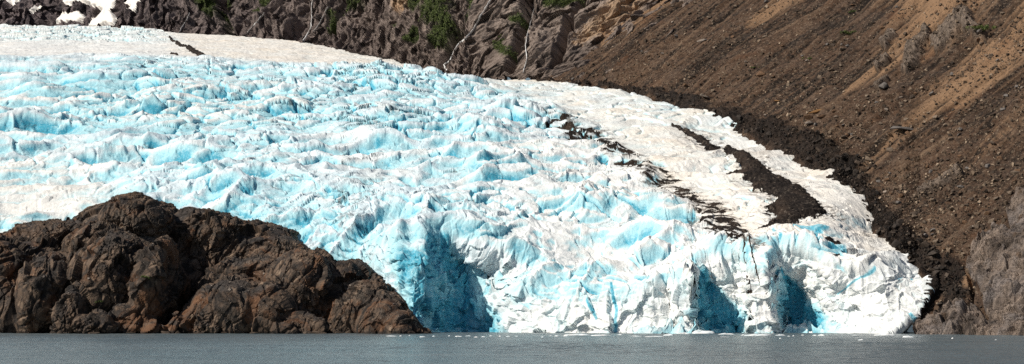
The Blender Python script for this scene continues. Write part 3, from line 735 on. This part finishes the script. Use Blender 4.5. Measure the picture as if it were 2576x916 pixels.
def gpart(sel, name, mat, lab=None):
    o = split_grid(PG - np.array(gl.location), atts, sel, name, mat, gl)
    if lab: o['label'] = lab
    return o
taken = np.zeros((PG.shape[0] - 1, PG.shape[1] - 1), bool)
for s, lab in ((s1, 'thick dark brown rubble band with pointed tail on the white ice'), (s2, 'black streaky rubble patch above the front cliff'), (d3, 'thin broken black dirt streaks between blue and white ice'),
               (s4, 'small black rubble streak on the upper snowy ice'), (s7, 'black rubble and cracks in the right end of the ice front'), (s5, 'dark rubble fringe along the far ice edge below the cliff')) + tuple((x, 'black dirt running down a crack of the front') for x in s6):
    m = (facemean(s) > 0) & ~taken
    taken |= m
    db = gpart(m, 'debris_band', M['debris'], lab)
    if s is d3 or s is s2 or s is s7: db['kind'] = 'stuff'          # dirt streaks nobody could count
fs = despeckle(facemean(steep + .3 * fbm(G0 / 12, 2, 551)) > .5) & (facemean(PX) > 940) & (facemean(PY) > 560)
us = facemean(upper) > .5
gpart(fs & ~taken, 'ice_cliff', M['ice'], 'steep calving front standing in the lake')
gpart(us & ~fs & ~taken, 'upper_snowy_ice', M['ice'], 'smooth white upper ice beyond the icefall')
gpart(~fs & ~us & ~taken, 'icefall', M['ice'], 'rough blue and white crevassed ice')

# ------------------------------------------------------------------ rock knoll in front of the glacier
bm = bmesh.new()
def lumpm(px, py, D, rx, ry, rz, rot=0, pw=1.0):
    c = world(np.float64(px), np.float64(py), np.float64(D))
    r = bmesh.ops.create_icosphere(bm, subdivisions=4, radius=1)
    cr_, sr_ = math.cos(math.radians(rot)), math.sin(math.radians(rot))
    for v in r['verts']:
        x, y, z = v.co.x * rx, v.co.y * ry, v.co.z * rz
        x, z = x * cr_ - z * sr_, x * sr_ + z * cr_
        v.co = Vector((c[0] + x, c[1] + y, c[2] + z))
PXM = .19   # metres to a survey pixel at the knoll
LUMPS = [  # px, py of the centre, distance, radii in survey pixels (across, deep, up), tilt
    (-430, 810, 960, 240, 200, 210, 0), (-170, 800, 945, 200, 200, 235, 0), (20, 800, 955, 120, 170, 215, 8), (120, 720, 975, 200, 190, 178, 12),
    (20, 800, 912, 95, 110, 100, 0), (110, 765, 906, 70, 110, 132, -8), (5, 680, 925, 80, 110, 85, 10), (-90, 760, 915, 90, 110, 130, 0),
    (500, 700, 968, 190, 105, 178, -12), (700, 745, 958, 190, 105, 158, -24), (890, 815, 944, 150, 100, 128, -27), (150, 690, 965, 190, 110, 140, 10),
    (300, 720, 950, 190, 170, 150, 0), (640, 790, 945, 160, 150, 150, -10), (480, 690, 985, 170, 170, 155, -4), (850, 830, 940, 150, 140, 130, -18), (60, 740, 945, 160, 150, 140, 0),
    (300, 650, 990, 175, 190, 152, 4), (400, 670, 990, 150, 180, 160, -6), (280, 735, 918, 112, 165, 150, -14), (350, 560, 955, 105, 120, 62, -4), (250, 610, 945, 90, 110, 48, 14),
    (180, 795, 890, 44, 75, 76, -16), (385, 735, 908, 58, 130, 132, -12), (330, 815, 892, 60, 70, 52, 0), (245, 818, 882, 60, 60, 38, 0),
    (540, 670, 1000, 85, 170, 150, -4), (520, 590, 968, 110, 110, 70, -8), (640, 700, 1000, 130, 170, 142, -14), (735, 725, 990, 130, 180, 142, -18), (820, 765, 980, 130, 170, 130, -22), (690, 610, 975, 75, 110, 42, -14), (620, 660, 965, 90, 90, 85, -20),
    (590, 800, 905, 125, 150, 100, 4), (505, 832, 894, 55, 80, 66, 0), (755, 745, 922, 105, 150, 122, -16), (680, 800, 902, 100, 120, 88, -8), (740, 830, 890, 70, 70, 50, 0),
    (845, 775, 932, 85, 140, 132, -24), (905, 800, 912, 75, 130, 112, -24), (955, 825, 896, 68, 110, 92, -30), (1005, 848, 886, 58, 90, 66, -28), (1045, 858, 884, 40, 60, 40, -24),
    (437, 822, 886, 20, 30, 42, -15), (385, 832, 882, 34, 36, 26, 0), (800, 830, 884, 20, 24, 22, 0), (850, 838, 884, 16, 20, 14, 0),
]
for (px, py, D, rx, ry, rz, rot) in LUMPS:
    lumpm(px, py, D, rx * PXM, ry * PXM, rz * PXM, rot)
me = bpy.data.meshes.new('temp'); bm.to_mesh(me); bm.free()
to = bpy.data.objects.new('temp', me); COL.objects.link(to)
md = to.modifiers.new('r', 'REMESH'); md.mode = 'VOXEL'; md.voxel_size = .52; ms = to.modifiers.new('s', 'SMOOTH'); ms.factor = .5; ms.iterations = 22
dg = bpy.context.evaluated_depsgraph_get(); ev = to.evaluated_get(dg).to_mesh()
nv = len(ev.vertices); V = np.empty(nv * 3, F); ev.vertices.foreach_get('co', V); V = V.reshape(-1, 3).astype(float)
Nn = np.empty(nv * 3, F); ev.vertices.foreach_get('normal', Nn); Nn = Nn.reshape(-1, 3)
nq = len(ev.polygons); Q = np.empty(nq * 4, np.int32); ev.loops.foreach_get('vertex_index', Q); Q = Q.reshape(-1, 4)
bpy.data.objects.remove(to)
print('knoll verts', nv)
def smooth_normals(N, Q, it=6):
    for _ in range(it):
        f = N[Q].mean(1); o = np.zeros_like(N)
        for k in range(4): np.add.at(o, Q[:, k], f)
        N = o / (np.linalg.norm(o, axis=1, keepdims=True) + 1e-9)
    return N
Nn = smooth_normals(Nn.astype(float), Q)
vw = V + 5 * vec(perlin(V / 16, 601), perlin(V / 16, 602), perlin(V / 16, 603))
k1, k2, kr, _ = worley(vw / vec(V[:, 0] * 0 + 13, V[:, 0] * 0 + 13, V[:, 0] * 0 + 19), 611)
k3, k4, kr2, _ = worley(vw / vec(V[:, 0] * 0 + 4.2, V[:, 0] * 0 + 4.2, V[:, 0] * 0 + 6.5), 621)
_, _, _, k1o = worley(vw / vec(V[:, 0] * 0 + 11, V[:, 0] * 0 + 11, V[:, 0] * 0 + 15), 615)
def facet(o, r): return o[..., 0] * np.cos(r * 44) + o[..., 1] * np.sin(r * 44) * .6 + o[..., 2] * np.cos(r * 91)
_, _, f2r, f2o = worley(vw / 5.0, 617)
hd = facet(k1o, kr * 0 + worley(vw / vec(V[:, 0] * 0 + 11, V[:, 0] * 0 + 11, V[:, 0] * 0 + 15), 615)[2]) * 1.6 + (kr - .5) * .9 - .9 * sstep(.08, .0, k2 - k1)
rgh = sstep(-.12, .3, fbm(V / 26, 3, 637) - .25 * sstep(40, 5, V[:, 2]) * 0)
_, _, f0r, f0o = worley(vw / vec(V[:, 0] * 0 + 19, V[:, 0] * 0 + 22, V[:, 0] * 0 + 26), 613)
hd += facet(f0o, f0r) * 3.0
hd += facet(f2o, f2r) * .9 * (.15 + rgh) - .5 * sstep(.10, .0, k4 - k3) * (.3 + rgh)
hd += 2.0 * fbm(V / 26, 3, 631) + (.2 + .8 * rgh) * ridged(vec(vw @ np.array([.8, .2, -.55]) / 6, vw[:, 1] / 14, vw @ np.array([.55, 0, .8]) / 18), 4, 641) + (.05 + .3 * rgh) * ridged(V / 2.6, 3, 651)
_, _, f3r, f3o = worley(vec(vw @ np.array([.8, .2, -.55]) / 1.8, vw[:, 1] / 3, vw @ np.array([.55, 0, .8]) / 4), 619)
hd += facet(f3o, f3r) * .5 * (.15 + rgh)
joint = ridged(vec(vw @ np.array([.75, .3, -.6]) / 15, vw[:, 1] / 30, vw @ np.array([.6, 0, .8]) / 34), 2, 655)
hd -= 1.5 * sstep(.80, .97, joint)
V2 = V + Nn * hd[:, None]
ktone = np.clip(.46 + .5 * (f3r - .5) + .35 * (f2r - .5) + .6 * fbm(vec(vw @ np.array([.8, .2, -.55]) / 1.6, vw[:, 1] / 3, vw @ np.array([.55, 0, .8]) / 5), 4, 671, .65) - .5 * sstep(.80, .97, joint) - .35 * sstep(.12, 0, k4 - k3), 0, 1)
grit = sstep(.45, .85, Nn[:, 2]) * sstep(-.3, .3, fbm(V / 14, 4, 661))
keep = (V2[Q][:, :, 2].max(1) > -4)
Qk = Q[keep]; used = np.unique(Qk); rm = np.zeros(nv, np.int64); rm[used] = np.arange(len(used))
kn = mesh_np('rock_outcrop', V2[used], rm[Qk], M['outcrop'], None, dict(grit=grit[used], tone=ktone[used]), smooth=False)
tag(kn, 'big dark brown rounded rock knoll rising from the lake in front of the ice', 'rock outcrop')
knV, knQ = V2[used], rm[Qk]

# ------------------------------------------------------------------ lake
lx = np.concatenate([np.linspace(-4000, -330, 30)[:-1], np.arange(-330, 331, 1.1), np.linspace(331, 4000, 30)[1:]])
ly = np.concatenate([np.linspace(-600, 330, 60)[:-1], np.arange(330, 960, .95), np.linspace(960, 1500, 20)[1:]])
LX, LY = np.meshgrid(lx, ly)
calm = sstep(320, 300, np.abs(LX)) * sstep(300, 340, LY) * sstep(960, 930, LY)
lw = vec(LX / 5.5 + LY / 40, LY / 3.6, LX * 0)
gust = .45 + .75 * sstep(-.35, .4, fbm(vec(LX / 90, LY / 160, LX * 0), 4, 801))
LZ = (.20 * ridged(lw, 2, 811, .6) + .10 * perlin(lw * 2.3, 813) + .34 * perlin(lw * .36, 815) + .22 * perlin(lw * .7, 817)) * gust * calm
lk = mesh_np('lake', vec(LX, LY, LZ - .05).reshape(-1, 3), quads(len(ly), len(lx)), M['water'])
tag(lk, kind='structure')

# ------------------------------------------------------------------ things lying on the slopes and the water
bpy.context.view_layer.update()
DG = bpy.context.evaluated_depsgraph_get()
def hit(px, py):
    d = Vector((ray_u(px), 1, ray_v(py))).normalized()
    ok, loc, n, _, ob, _ = S.ray_cast(DG, Vector((0, 0, CAMH)), d)
    return (loc, n, ob.name) if ok else (None, None, '')
def rock_mesh(name, seed, mat, flat=1.0):
    r = random.Random(seed); bm = bmesh.new()
    for _ in range(15):
        v = Vector((r.gauss(0, 1), r.gauss(0, 1), r.gauss(0, 1))).normalized() * r.uniform(.8, 1.1)
        bm.verts.new((v.x, v.y * .8, v.z * .62 * flat))
    h = bmesh.ops.convex_hull(bm, input=bm.verts)
    bmesh.ops.delete(bm, geom=[g for g in h['geom_interior'] if isinstance(g, bmesh.types.BMVert)], context='VERTS')
    bmesh.ops.bevel(bm, geom=bm.edges[:], offset=.07, segments=1, affect='EDGES', clamp_overlap=True)
    bmesh.ops.recalc_face_normals(bm, faces=bm.faces)
    me = bpy.data.meshes.new(name); bm.to_mesh(me); bm.free(); me.materials.append(mat)
    return me
kinds = {m: [rock_mesh('boulder', 40 * j + q_, M[m], f_) for q_, f_ in enumerate((1, .8, 1.2, .6, 1))] for j, m in enumerate(('stone', 'pale', 'greystone', 'brownstone', 'darkstone', 'orange', 'rust'))}
def place(name, me, loc, n, size, lab, cat, group=None, sink=.3, rot=None, stretch=None):
    o = bpy.data.objects.new(name, me); COL.objects.link(o)
    o.scale = Vector(stretch or (1, 1, 1)) * size
    o.location = loc + (n * .5 + Vector((0, 0, .5))) * size * (.55 - sink)
    o.rotation_euler = rot or (random.uniform(-.5, .5), random.uniform(-.5, .5), random.uniform(0, 6.28))
    return tag(o, lab, cat, group)
SPECIAL = [(1772, 247, 3.6, 'pale', (1.3, 1, .8), 'pale pinkish boulder sitting where the scree meets the black moraine'), (1954, 257, 2.3, 'orange', (1.3, 1, .8), 'bright ochre boulder alone above the black moraine'),
           (2267, 330, 4.4, 'greystone', (1.9, .9, .5), 'long grey slab with a dark hollow beneath it on the tan streak'), (2224, 225, 4.8, 'greystone', (.7, .9, 1.7), 'upright pale grey rock fin below the crag'),
           (2396, 192, 2.2, 'greystone', (.9, 1, 1.4), 'small blue-grey boulder on the edge of a tan chute'), (2035, 300, 3.4, 'rust', (1.2, 1, .8), 'rusty angular slab at the left of the orange rock fall'), (2052, 285, 3.6, 'orange', (1.6, .5, .6), 'orange splintered slab leaning across the rock fall'),
           (2068, 298, 3.0, 'rust', (1.5, .6, .7), 'rust brown slab on the right of the orange rock fall'), (2046, 268, 3.2, 'brownstone', (.7, .7, 1.5), 'dark brown pointed rock topping the orange rock fall'), (2036, 312, 2.6, 'pale', (1.4, .9, .6), 'flat pale slab at the foot of the orange rock fall'),
           (1768, 105, 3.0, 'pale', (1.6, .9, .6), 'flat light boulder high on the scree near the cliff edge'), (1915, 192, 3.4, 'rust', (1.2, .9, .9), 'reddish blocky boulder midway up the dark scree'),
           (2120, 127, 2.6, 'stone', (1.3, .9, .7), 'tan boulder just under the green bush on the slope'), (2185, 405, 2.8, 'stone', (1.2, 1, .8), 'light brown boulder beside the widest part of the moraine')]
random.seed(11)
for px, py, sz, m, stc, lab in SPECIAL:
    loc, n, ob = hit(px, py)
    if loc: place('boulder', random.choice(kinds[m]), loc, n, sz, lab, 'boulder', None, .15, (random.uniform(-.2, .2), random.uniform(-.5, .5), random.uniform(-.5, .5)), stc)
LABF = ['dark wet boulder at the foot of the knoll, half in the lake', 'boulders at the foot of the knoll']
for px, sz, stc in [(232, 2.4, (1.5, 1, .7)), (415, 3.2, (.9, 1, 1.5)), (446, 2.0, (1, 1, .9)), (640, 2.2, (1.4, 1, .8)), (775, 2.8, (1.2, 1, 1)), (805, 3.4, (1.3, 1, .9)), (850, 2.4, (1, 1, .9)), (880, 3.0, (.9, 1, 1.3)), (1035, 2.2, (1.3, 1, .7)), (1068, 1.7, (1.5, 1, .6)), (150, 2.2, (1, 1, 1)), (560, 1.8, (1.2, 1, .8)), (330, 2.0, (1.5, 1, .6))]:
    loc, n, ob = hit(px, 832)
    if ob == 'rock_outcrop':
        place('boulder', random.choice(kinds['brownstone']), Vector((loc.x * .997, loc.y - 1.5, .3)), Vector((0, 0, 0)), sz, LABF[0], 'boulder', LABF[1], .4, (random.uniform(-.2, .2), random.uniform(-.2, .2), random.uniform(-.5, .5)), stc)
# candidates over the slope: many more where the rubble gathers
cand = []
tries = 0
while len(cand) < 14000 and tries < 110000:
    tries += 1
    px = random.uniform(1380, 2576); py = random.uniform(-10, 845)
    if py > gsky(px) + 30 and px < 2330: continue
    loc, n, ob = hit(px, py)
    if not ob.startswith(('hillside', 'moraine')): continue
    v = Vector(loc)
    dens = .35 + .9 * sstep(-.2, .35, np.array(fbm(np.array([[v.x / 45, v.y / 45, v.z / 45]]), 3, 701)[0])) + .5 * (ob[0] == 'm')
    up_ = gsky(px) - py if px < 2378 else 200
    dens += .6 * math.exp(-abs(up_ - 70) / 90)
    dens *= .6 + .4 * min(1, px / 2100)
    if random.random() * 1.9 > dens: continue
    cand.append((min(3.0, .33 / (random.random() + .012) ** .5), loc, n, ob))
cand.sort(key=lambda c: -c[0])
random.seed(12)
nb_ = 0
LABT = 'angular tan-brown boulder lying among the rubble of the scree slope'; LABD = 'dark angular boulder lying on the black moraine beside the ice'
for sz, loc, n, ob in cand[:286]:
    dk = ob.startswith('m')
    m = random.choice(['darkstone', 'darkstone', 'brownstone']) if dk else random.choice(['stone', 'stone', 'brownstone', 'greystone', 'brownstone', 'pale' if sz < 2 else 'stone', 'rust'])
    place('boulder', random.choice(kinds[m]), loc, n, sz * (1.15 if dk else .85), LABD if dk else LABT, 'boulder', 'boulders on the moraine' if dk else 'boulders on the scree slope', .25)
CV = np.array([[x, y, z] for x in (-1, 1) for y in (-1, 1) for z in (-1, 1)], float)
CQ = np.array([[0, 1, 3, 2], [4, 6, 7, 5], [0, 4, 5, 1], [2, 3, 7, 6], [0, 2, 6, 4], [1, 5, 7, 3]])
def rubble(name, items, mats, shade):
    n_ = len(items)
    L = np.array([i[1] for i in items]); sz = np.array([i[0] for i in items])
    r = np.random.default_rng(5)
    a = r.normal(size=(n_, 4)); a /= np.linalg.norm(a, axis=1, keepdims=True)
    w_, x, y, z = a.T
    R = np.stack([1 - 2 * (y * y + z * z), 2 * (x * y - z * w_), 2 * (x * z + y * w_), 2 * (x * y + z * w_), 1 - 2 * (x * x + z * z), 2 * (y * z - x * w_), 2 * (x * z - y * w_), 2 * (y * z + x * w_), 1 - 2 * (x * x + y * y)], -1).reshape(n_, 3, 3)
    V = CV[None] * .58 * (1 + r.uniform(-.55, .3, (n_, 8, 3))) * r.uniform(.55, 1.2, (n_, 1, 3)) * sz[:, None, None]
    V = np.einsum('nij,nkj->nki', R, V) + L[:, None] + np.array([0, -.1, .2]) * sz[:, None, None]
    Q = (CQ[None] + 8 * np.arange(n_)[:, None, None]).reshape(-1, 4)
    o = mesh_np(name, V.reshape(-1, 3), Q, mats, None, dict(shade=np.repeat(shade(n_, r), 8)), smooth=False)
    return tag(o, kind='stuff')
def mat_rubble(name, a, b, c_):
    k = NT(name, .95, .15); sh = k.attr('shade')
    c = k.mix(k.ramp(sh, 0, .6), a, b); c = k.mix(k.ramp(sh, .6, 1), c, c_)
    return k.done(k.mix(k.ramp(k.noise(1.5, 4, .7), .3, .7, 0, .4), c, a))
rest = cand[286:]
tag(rubble('rubble', [c for c in rest if not c[3].startswith('m')], mat_rubble('rubble_stone', (.045, .035, .028), (.15, .108, .076), (.38, .29, .21)), lambda n_, r: r.random(n_) ** 1.3), 'loose angular brown stones strewn over the scree slope', 'rubble')
tag(rubble('moraine_rubble', [c for c in rest if c[3].startswith('m')], mat_rubble('rubble_dark', (.018, .016, .015), (.045, .036, .030), (.13, .10, .08)), lambda n_, r: r.random(n_) ** 1.6), 'loose black stones covering the moraine at the ice edge', 'rubble')
# stones scattered on the knoll
kc = []
random.seed(13)
for _ in range(5000):
    px = random.uniform(0, 1050); py = random.uniform(490, 836)
    loc, n, ob = hit(px, py)
    if ob == 'rock_outcrop' and n.z > .55 and float(fbm(np.array([[loc.x / 14, loc.y / 14, loc.z / 14]]), 3, 661)[0]) > -.12: kc.append((random.uniform(.25, .5) * (2 if random.random() < .05 else 1), loc, n, ob))
tag(rubble('knoll_gravel', kc[:1600], mat_rubble('rubble_knoll', (.05, .045, .042), (.12, .10, .09), (.32, .27, .23)), lambda n_, r: r.random(n_)), 'small pale stones scattered on ledges of the dark rock knoll', 'gravel')

# waterfalls on the cliff
def waterfall(pts, wid, lab):
    P = []
    for a, b in zip(pts[:-1], pts[1:]):
        n_ = max(2, int(math.hypot(b[0] - a[0], b[1] - a[1]) / 3))
        for k_ in range(n_):
            t = k_ / n_; P.append((a[0] + (b[0] - a[0]) * t, a[1] + (b[1] - a[1]) * t, a[2] + (b[2] - a[2]) * t))
    P.append(pts[-1])
    rows = []
    r = random.Random(len(P))
    for px, py, w_ in P:
        px += r.uniform(-1.2, 1.2)
        loc, n, ob = hit(px, py)
        if loc is None or not ob.startswith(('cliff', 'mountain', 'snow')): continue
        ww = wid * .55 * w_ * r.uniform(.35, 1.4)
        side_ = Vector((1, 0, 0)); out = Vector((0, -.85, .5))
        rows.append([loc + side_ * ww * c_ + out * (1.5 + .9 * wid * h_) for c_, h_ in ((-1, -1.6), (-.8, .2), (-.3, .9), (.3, .8), (.8, .1), (1, -1.6))])
    if len(rows) < 3: print('no fall', lab); return
    # smooth the line of the fall a little
    V = np.array([[tuple(v) for v in r_] for r_ in rows])
    V[1:-1] = V[1:-1] * .5 + (V[:-2] + V[2:]) * .25
    o = mesh_np('waterfall', V.reshape(-1, 3), quads(len(rows), 6), M['falls'])
    tag(o, lab, 'waterfall', 'waterfalls running down the cliff')
waterfall([(1238, -5, .6), (1222, 22, 1), (1205, 50, .9), (1190, 78, .6), (1172, 98, .9), (1152, 115, 1), (1140, 135, 1), (1133, 155, 1.3), (1116, 166, 1.5), (1124, 178, 1.1), (1126, 190, 1)], 1.5, 'longest white waterfall zigzagging from the green bushes to the ice')
waterfall([(790, -8, .7), (783, 20, .7), (785, 45, .6), (783, 72, 1), (772, 92, 1.3), (760, 108, 1.4)], 1.7, 'white waterfall in the deep dark gully above the snowy ice')
waterfall([(1345, 20, .4), (1335, 60, .5), (1325, 95, .8), (1322, 120, .8), (1326, 150, .7), (1316, 185, .7)], 1.1, 'thin broken waterfall beside the tan rock, nearest to the scree')
waterfall([(665, 35, .5), (648, 55, .7), (635, 70, .6), (622, 85, .8), (614, 95, .8)], 1.3, 'slanting white trickle between the two dark gullies')
waterfall([(478, 35, .5), (470, 52, .7), (460, 68, .5), (452, 82, .6)], 1.4, 'faint thin trickle on the dark cliff nearest the snowfield')
waterfall([(825, 20, .4), (812, 45, .5), (802, 65, .6), (788, 82, .6)], 1.3, 'narrow side trickle joining the gully waterfall')
waterfall([(1088, 26, .6), (1078, 40, .8), (1068, 45, .5)], 1.2, 'short bright trickle under the orange rock scar') if 0 else None

# greenery
def leaves(name, centres, radius, per, leaf, parent=None, seed=3):
    r = np.random.default_rng(seed); n_ = len(centres) * per
    C_ = np.repeat(np.array(centres, float), per, 0)
    rad = np.repeat(np.array(radius, float), per)
    d = r.normal(size=(n_, 3)); d /= np.linalg.norm(d, axis=1, keepdims=True)
    d *= (r.random((n_, 1)) ** .5) * [1, 1, .7]
    P_ = C_ + d * rad[:, None]
    a = r.normal(size=(n_, 3)); a /= np.linalg.norm(a, axis=1, keepdims=True)
    b = np.cross(a, r.normal(size=(n_, 3))); b /= np.linalg.norm(b, axis=1, keepdims=True)
    sz = leaf * r.uniform(.6, 1.3, (n_, 1))
    V = np.stack([P_ - a * sz, P_ - b * sz * .5, P_ + a * sz, P_ + b * sz * .5], 1)
    return mesh_np(name, V.reshape(-1, 3), np.arange(n_ * 4).reshape(-1, 4), M['leaf'], parent, smooth=False)
gi = np.argwhere((cliff_green > .55) & (cliff_PX > 480) & (cliff_PY > -30))
r_ = np.random.default_rng(8); gi = gi[r_.permutation(len(gi))[:4200]]
gcen = [cliff_P[a, b] + [0, -.4, .9] for a, b in gi]
gs = leaves('shrubbery', gcen, r_.uniform(1.0, 2.6, len(gcen)), 16, .55)
tag(gs, 'dense green alder scrub clinging to the cliff ledges', 'shrubs', kind='stuff')
def shrub(px, py, rad, lab, n_=10):
    loc, n, ob = hit(px, py)
    root = empty('shrub', loc); tag(root, lab, 'shrub')
    r = random.Random(int(px)); stems = bmesh.new(); tips = []
    for k_ in range(n_):
        tip = Vector((r.gauss(0, 1) * rad * 1.3, r.gauss(0, .6) * rad, r.uniform(.35, 1.0) * rad)); tips.append(tip)
        a = Vector((tip.x * .25, tip.y * .25, -rad * .4)); dv = (tip - a); u = dv.orthogonal().normalized() * rad * .04; w_ = dv.cross(u).normalized() * rad * .04
        lo_ = [stems.verts.new(a + x) for x in (u, w_, -u, -w_)]; hi = [stems.verts.new(tip + x * .3) for x in (u, w_, -u, -w_)]
        for q_ in range(4): stems.faces.new((lo_[q_], lo_[(q_ + 1) % 4], hi[(q_ + 1) % 4], hi[q_]))
    me = bpy.data.meshes.new('stem'); stems.to_mesh(me); stems.free(); me.materials.append(M['brownstone'])
    so = bpy.data.objects.new('stem', me); COL.objects.link(so); so.parent = root
    leaves('foliage', [tuple(t) for t in tips], [rad * .55] * n_, 40, rad * .13 + .12, root, int(px))
shrub(2133, 88, 2.3, 'dark green bush on the open brown slope, largest of the low bushes', 16)
shrub(2146, 32, 1.4, 'small dark bush near the top of the slope above the other one')
shrub(2034, 150, 1.4, 'small green bush alone in the middle of the rubble')
shrub(1896, 172, 1.1, 'tiny dull green bush low on the scree nearest the ice')
shrub(2465, 78, 3.0, 'big dark bush growing from the tan crag', 18)
shrub(368, 702, 1.2, 'bright green tuft on the rusty face of the dark knoll')
shrub(246, 763, 1.3, 'bright green tuft low on the knoll above the water')

# floating ice
def floe(px, py, wpx_, hpx, lab, group=None, rough_=.5, zoff=0.):
    Y_ = CAMH * FOC / (py - HOR)
    if py <= HOR + 3: return
    mpp = Y_ / FOC
    rx = wpx_ * mpp / 2; hh = max(.22, hpx * mpp); ry = max(rx * .45, min(rx, 2.0)) if rx > 2 else rx * .8
    r = random.Random(int(px * 7 + py)); nu, nv_ = 30, 7
    V = []
    ph = [r.uniform(0, 6.28) for _ in range(6)]
    for j in range(nv_):
        t = j / (nv_ - 1)
        for i in range(nu):
            an = 2 * math.pi * i / nu
            rr = 1 + .22 * math.sin(2 * an + ph[0]) + .13 * math.sin(3 * an + ph[1]) + .08 * math.sin(7 * an + ph[2]) + r.uniform(-.05, .05)
            prof = (1.0, 1.05, 1.0, .88, .62, .3, .02)[j]
            z = (-.5, -.1, .35, .62, .8, .92, .95)[j]
            z = z if j < 2 else z * (1 + rough_ * (math.sin(3.1 * an + ph[3] + j) * .5 + math.sin(an * 2 + ph[4]) * .5))
            V.append((rx * rr * prof * math.cos(an), ry * rr * prof * math.sin(an), hh * z))
    V = np.array(V)
    i = np.arange(nu * nv_).reshape(nv_, nu); i2 = np.roll(i, -1, 1)
    Q = np.stack([i[:-1], i2[:-1], i2[1:], i[1:]], -1).reshape(-1, 4)
    o = mesh_np('ice_floe', V, Q, M['floe']); o.location = (float(ray_u(px)) * Y_, Y_, zoff)
    tag(o, lab, 'ice floe', group)
BIG = [(1765, 839.5, 62, 7, 'heaped white brash ice against the middle of the ice front'), (1720, 841, 30, 4, 'short white floe left of the heaped brash ice'), (1827, 842.5, 44, 3.5, 'long low floe just right of the heaped brash ice'),
       (1907, 845, 50, 4, 'thick white floe floating before the dark cracks of the front'), (1962, 845, 26, 3, 'medium floe in front of the shadowed bay, beside two small bits'), (1822, 849, 30, 1.6, 'thin flat floe drifting in front of the long low floe'),
       (2227, 844.5, 54, 5, 'largest white floe by the end of the ice front'), (2283, 849.5, 30, 4, 'white floe with a raised tip near the rock shore'), (2166, 857, 13, 3, 'lone small floe farthest out on the open water'),
       (1456, 844.5, 52, 4, 'long white floe, leftmost of the three off the lit ice front'), (1513, 846, 46, 3.4, 'middle long floe off the lit ice front'), (1683, 845, 28, 4, 'thick short floe at the right end of the drifting ice line'),
       (1600, 847, 56, 2, 'thin long ice strip drifting off the lit front'), (1645, 847.5, 40, 1.8, 'thin ice strip touching the thick short floe'), (2068, 845, 17, 3, 'small flat floe below the end of the shadowed bay'), (983, 846.5, 26, 1.6, 'flat floe nearest to the tip of the dark knoll')]
for px, py, w_, h_, lab in BIG: floe(px, py, w_, h_, lab)
for px, py, w_, h_ in [(1984, 847, 7, 2), (1963, 853, 5, 2.4), (2049, 845, 9, 2), (2396, 852, 5, 2), (1401, 846.5, 14, 2), (1424, 846, 10, 2.2), (1198, 849.5, 11, 2.4), (1153, 847.5, 14, 2), (1178, 846.5, 12, 2), (1216, 848.5, 9, 2), (1278, 847.5, 12, 2), (1258, 847, 7, 2),
                       (1063, 848.5, 15, 2), (1031, 845.5, 8, 2), (1091, 847, 7, 2), (1008, 846, 7, 1.6), (1130, 846, 6, 1.6), (1235, 846.5, 8, 1.8), (1300, 847, 6, 1.6), (1365, 849, 6, 1.8), (1385, 846, 8, 1.6), (1545, 849, 7, 1.8), (1560, 843, 12, 1.6), (1870, 844, 10, 2), (1934, 843.5, 9, 2), (1996, 846, 5, 1.8), (2020, 844, 8, 1.4), (2150, 844, 10, 1.4), (2190, 843.5, 9, 1.6), (2505, 856, 6, .8)]:
    floe(px, py, w_, h_, 'small white bit of ice drifting along the ice front', 'small bits of floating ice')
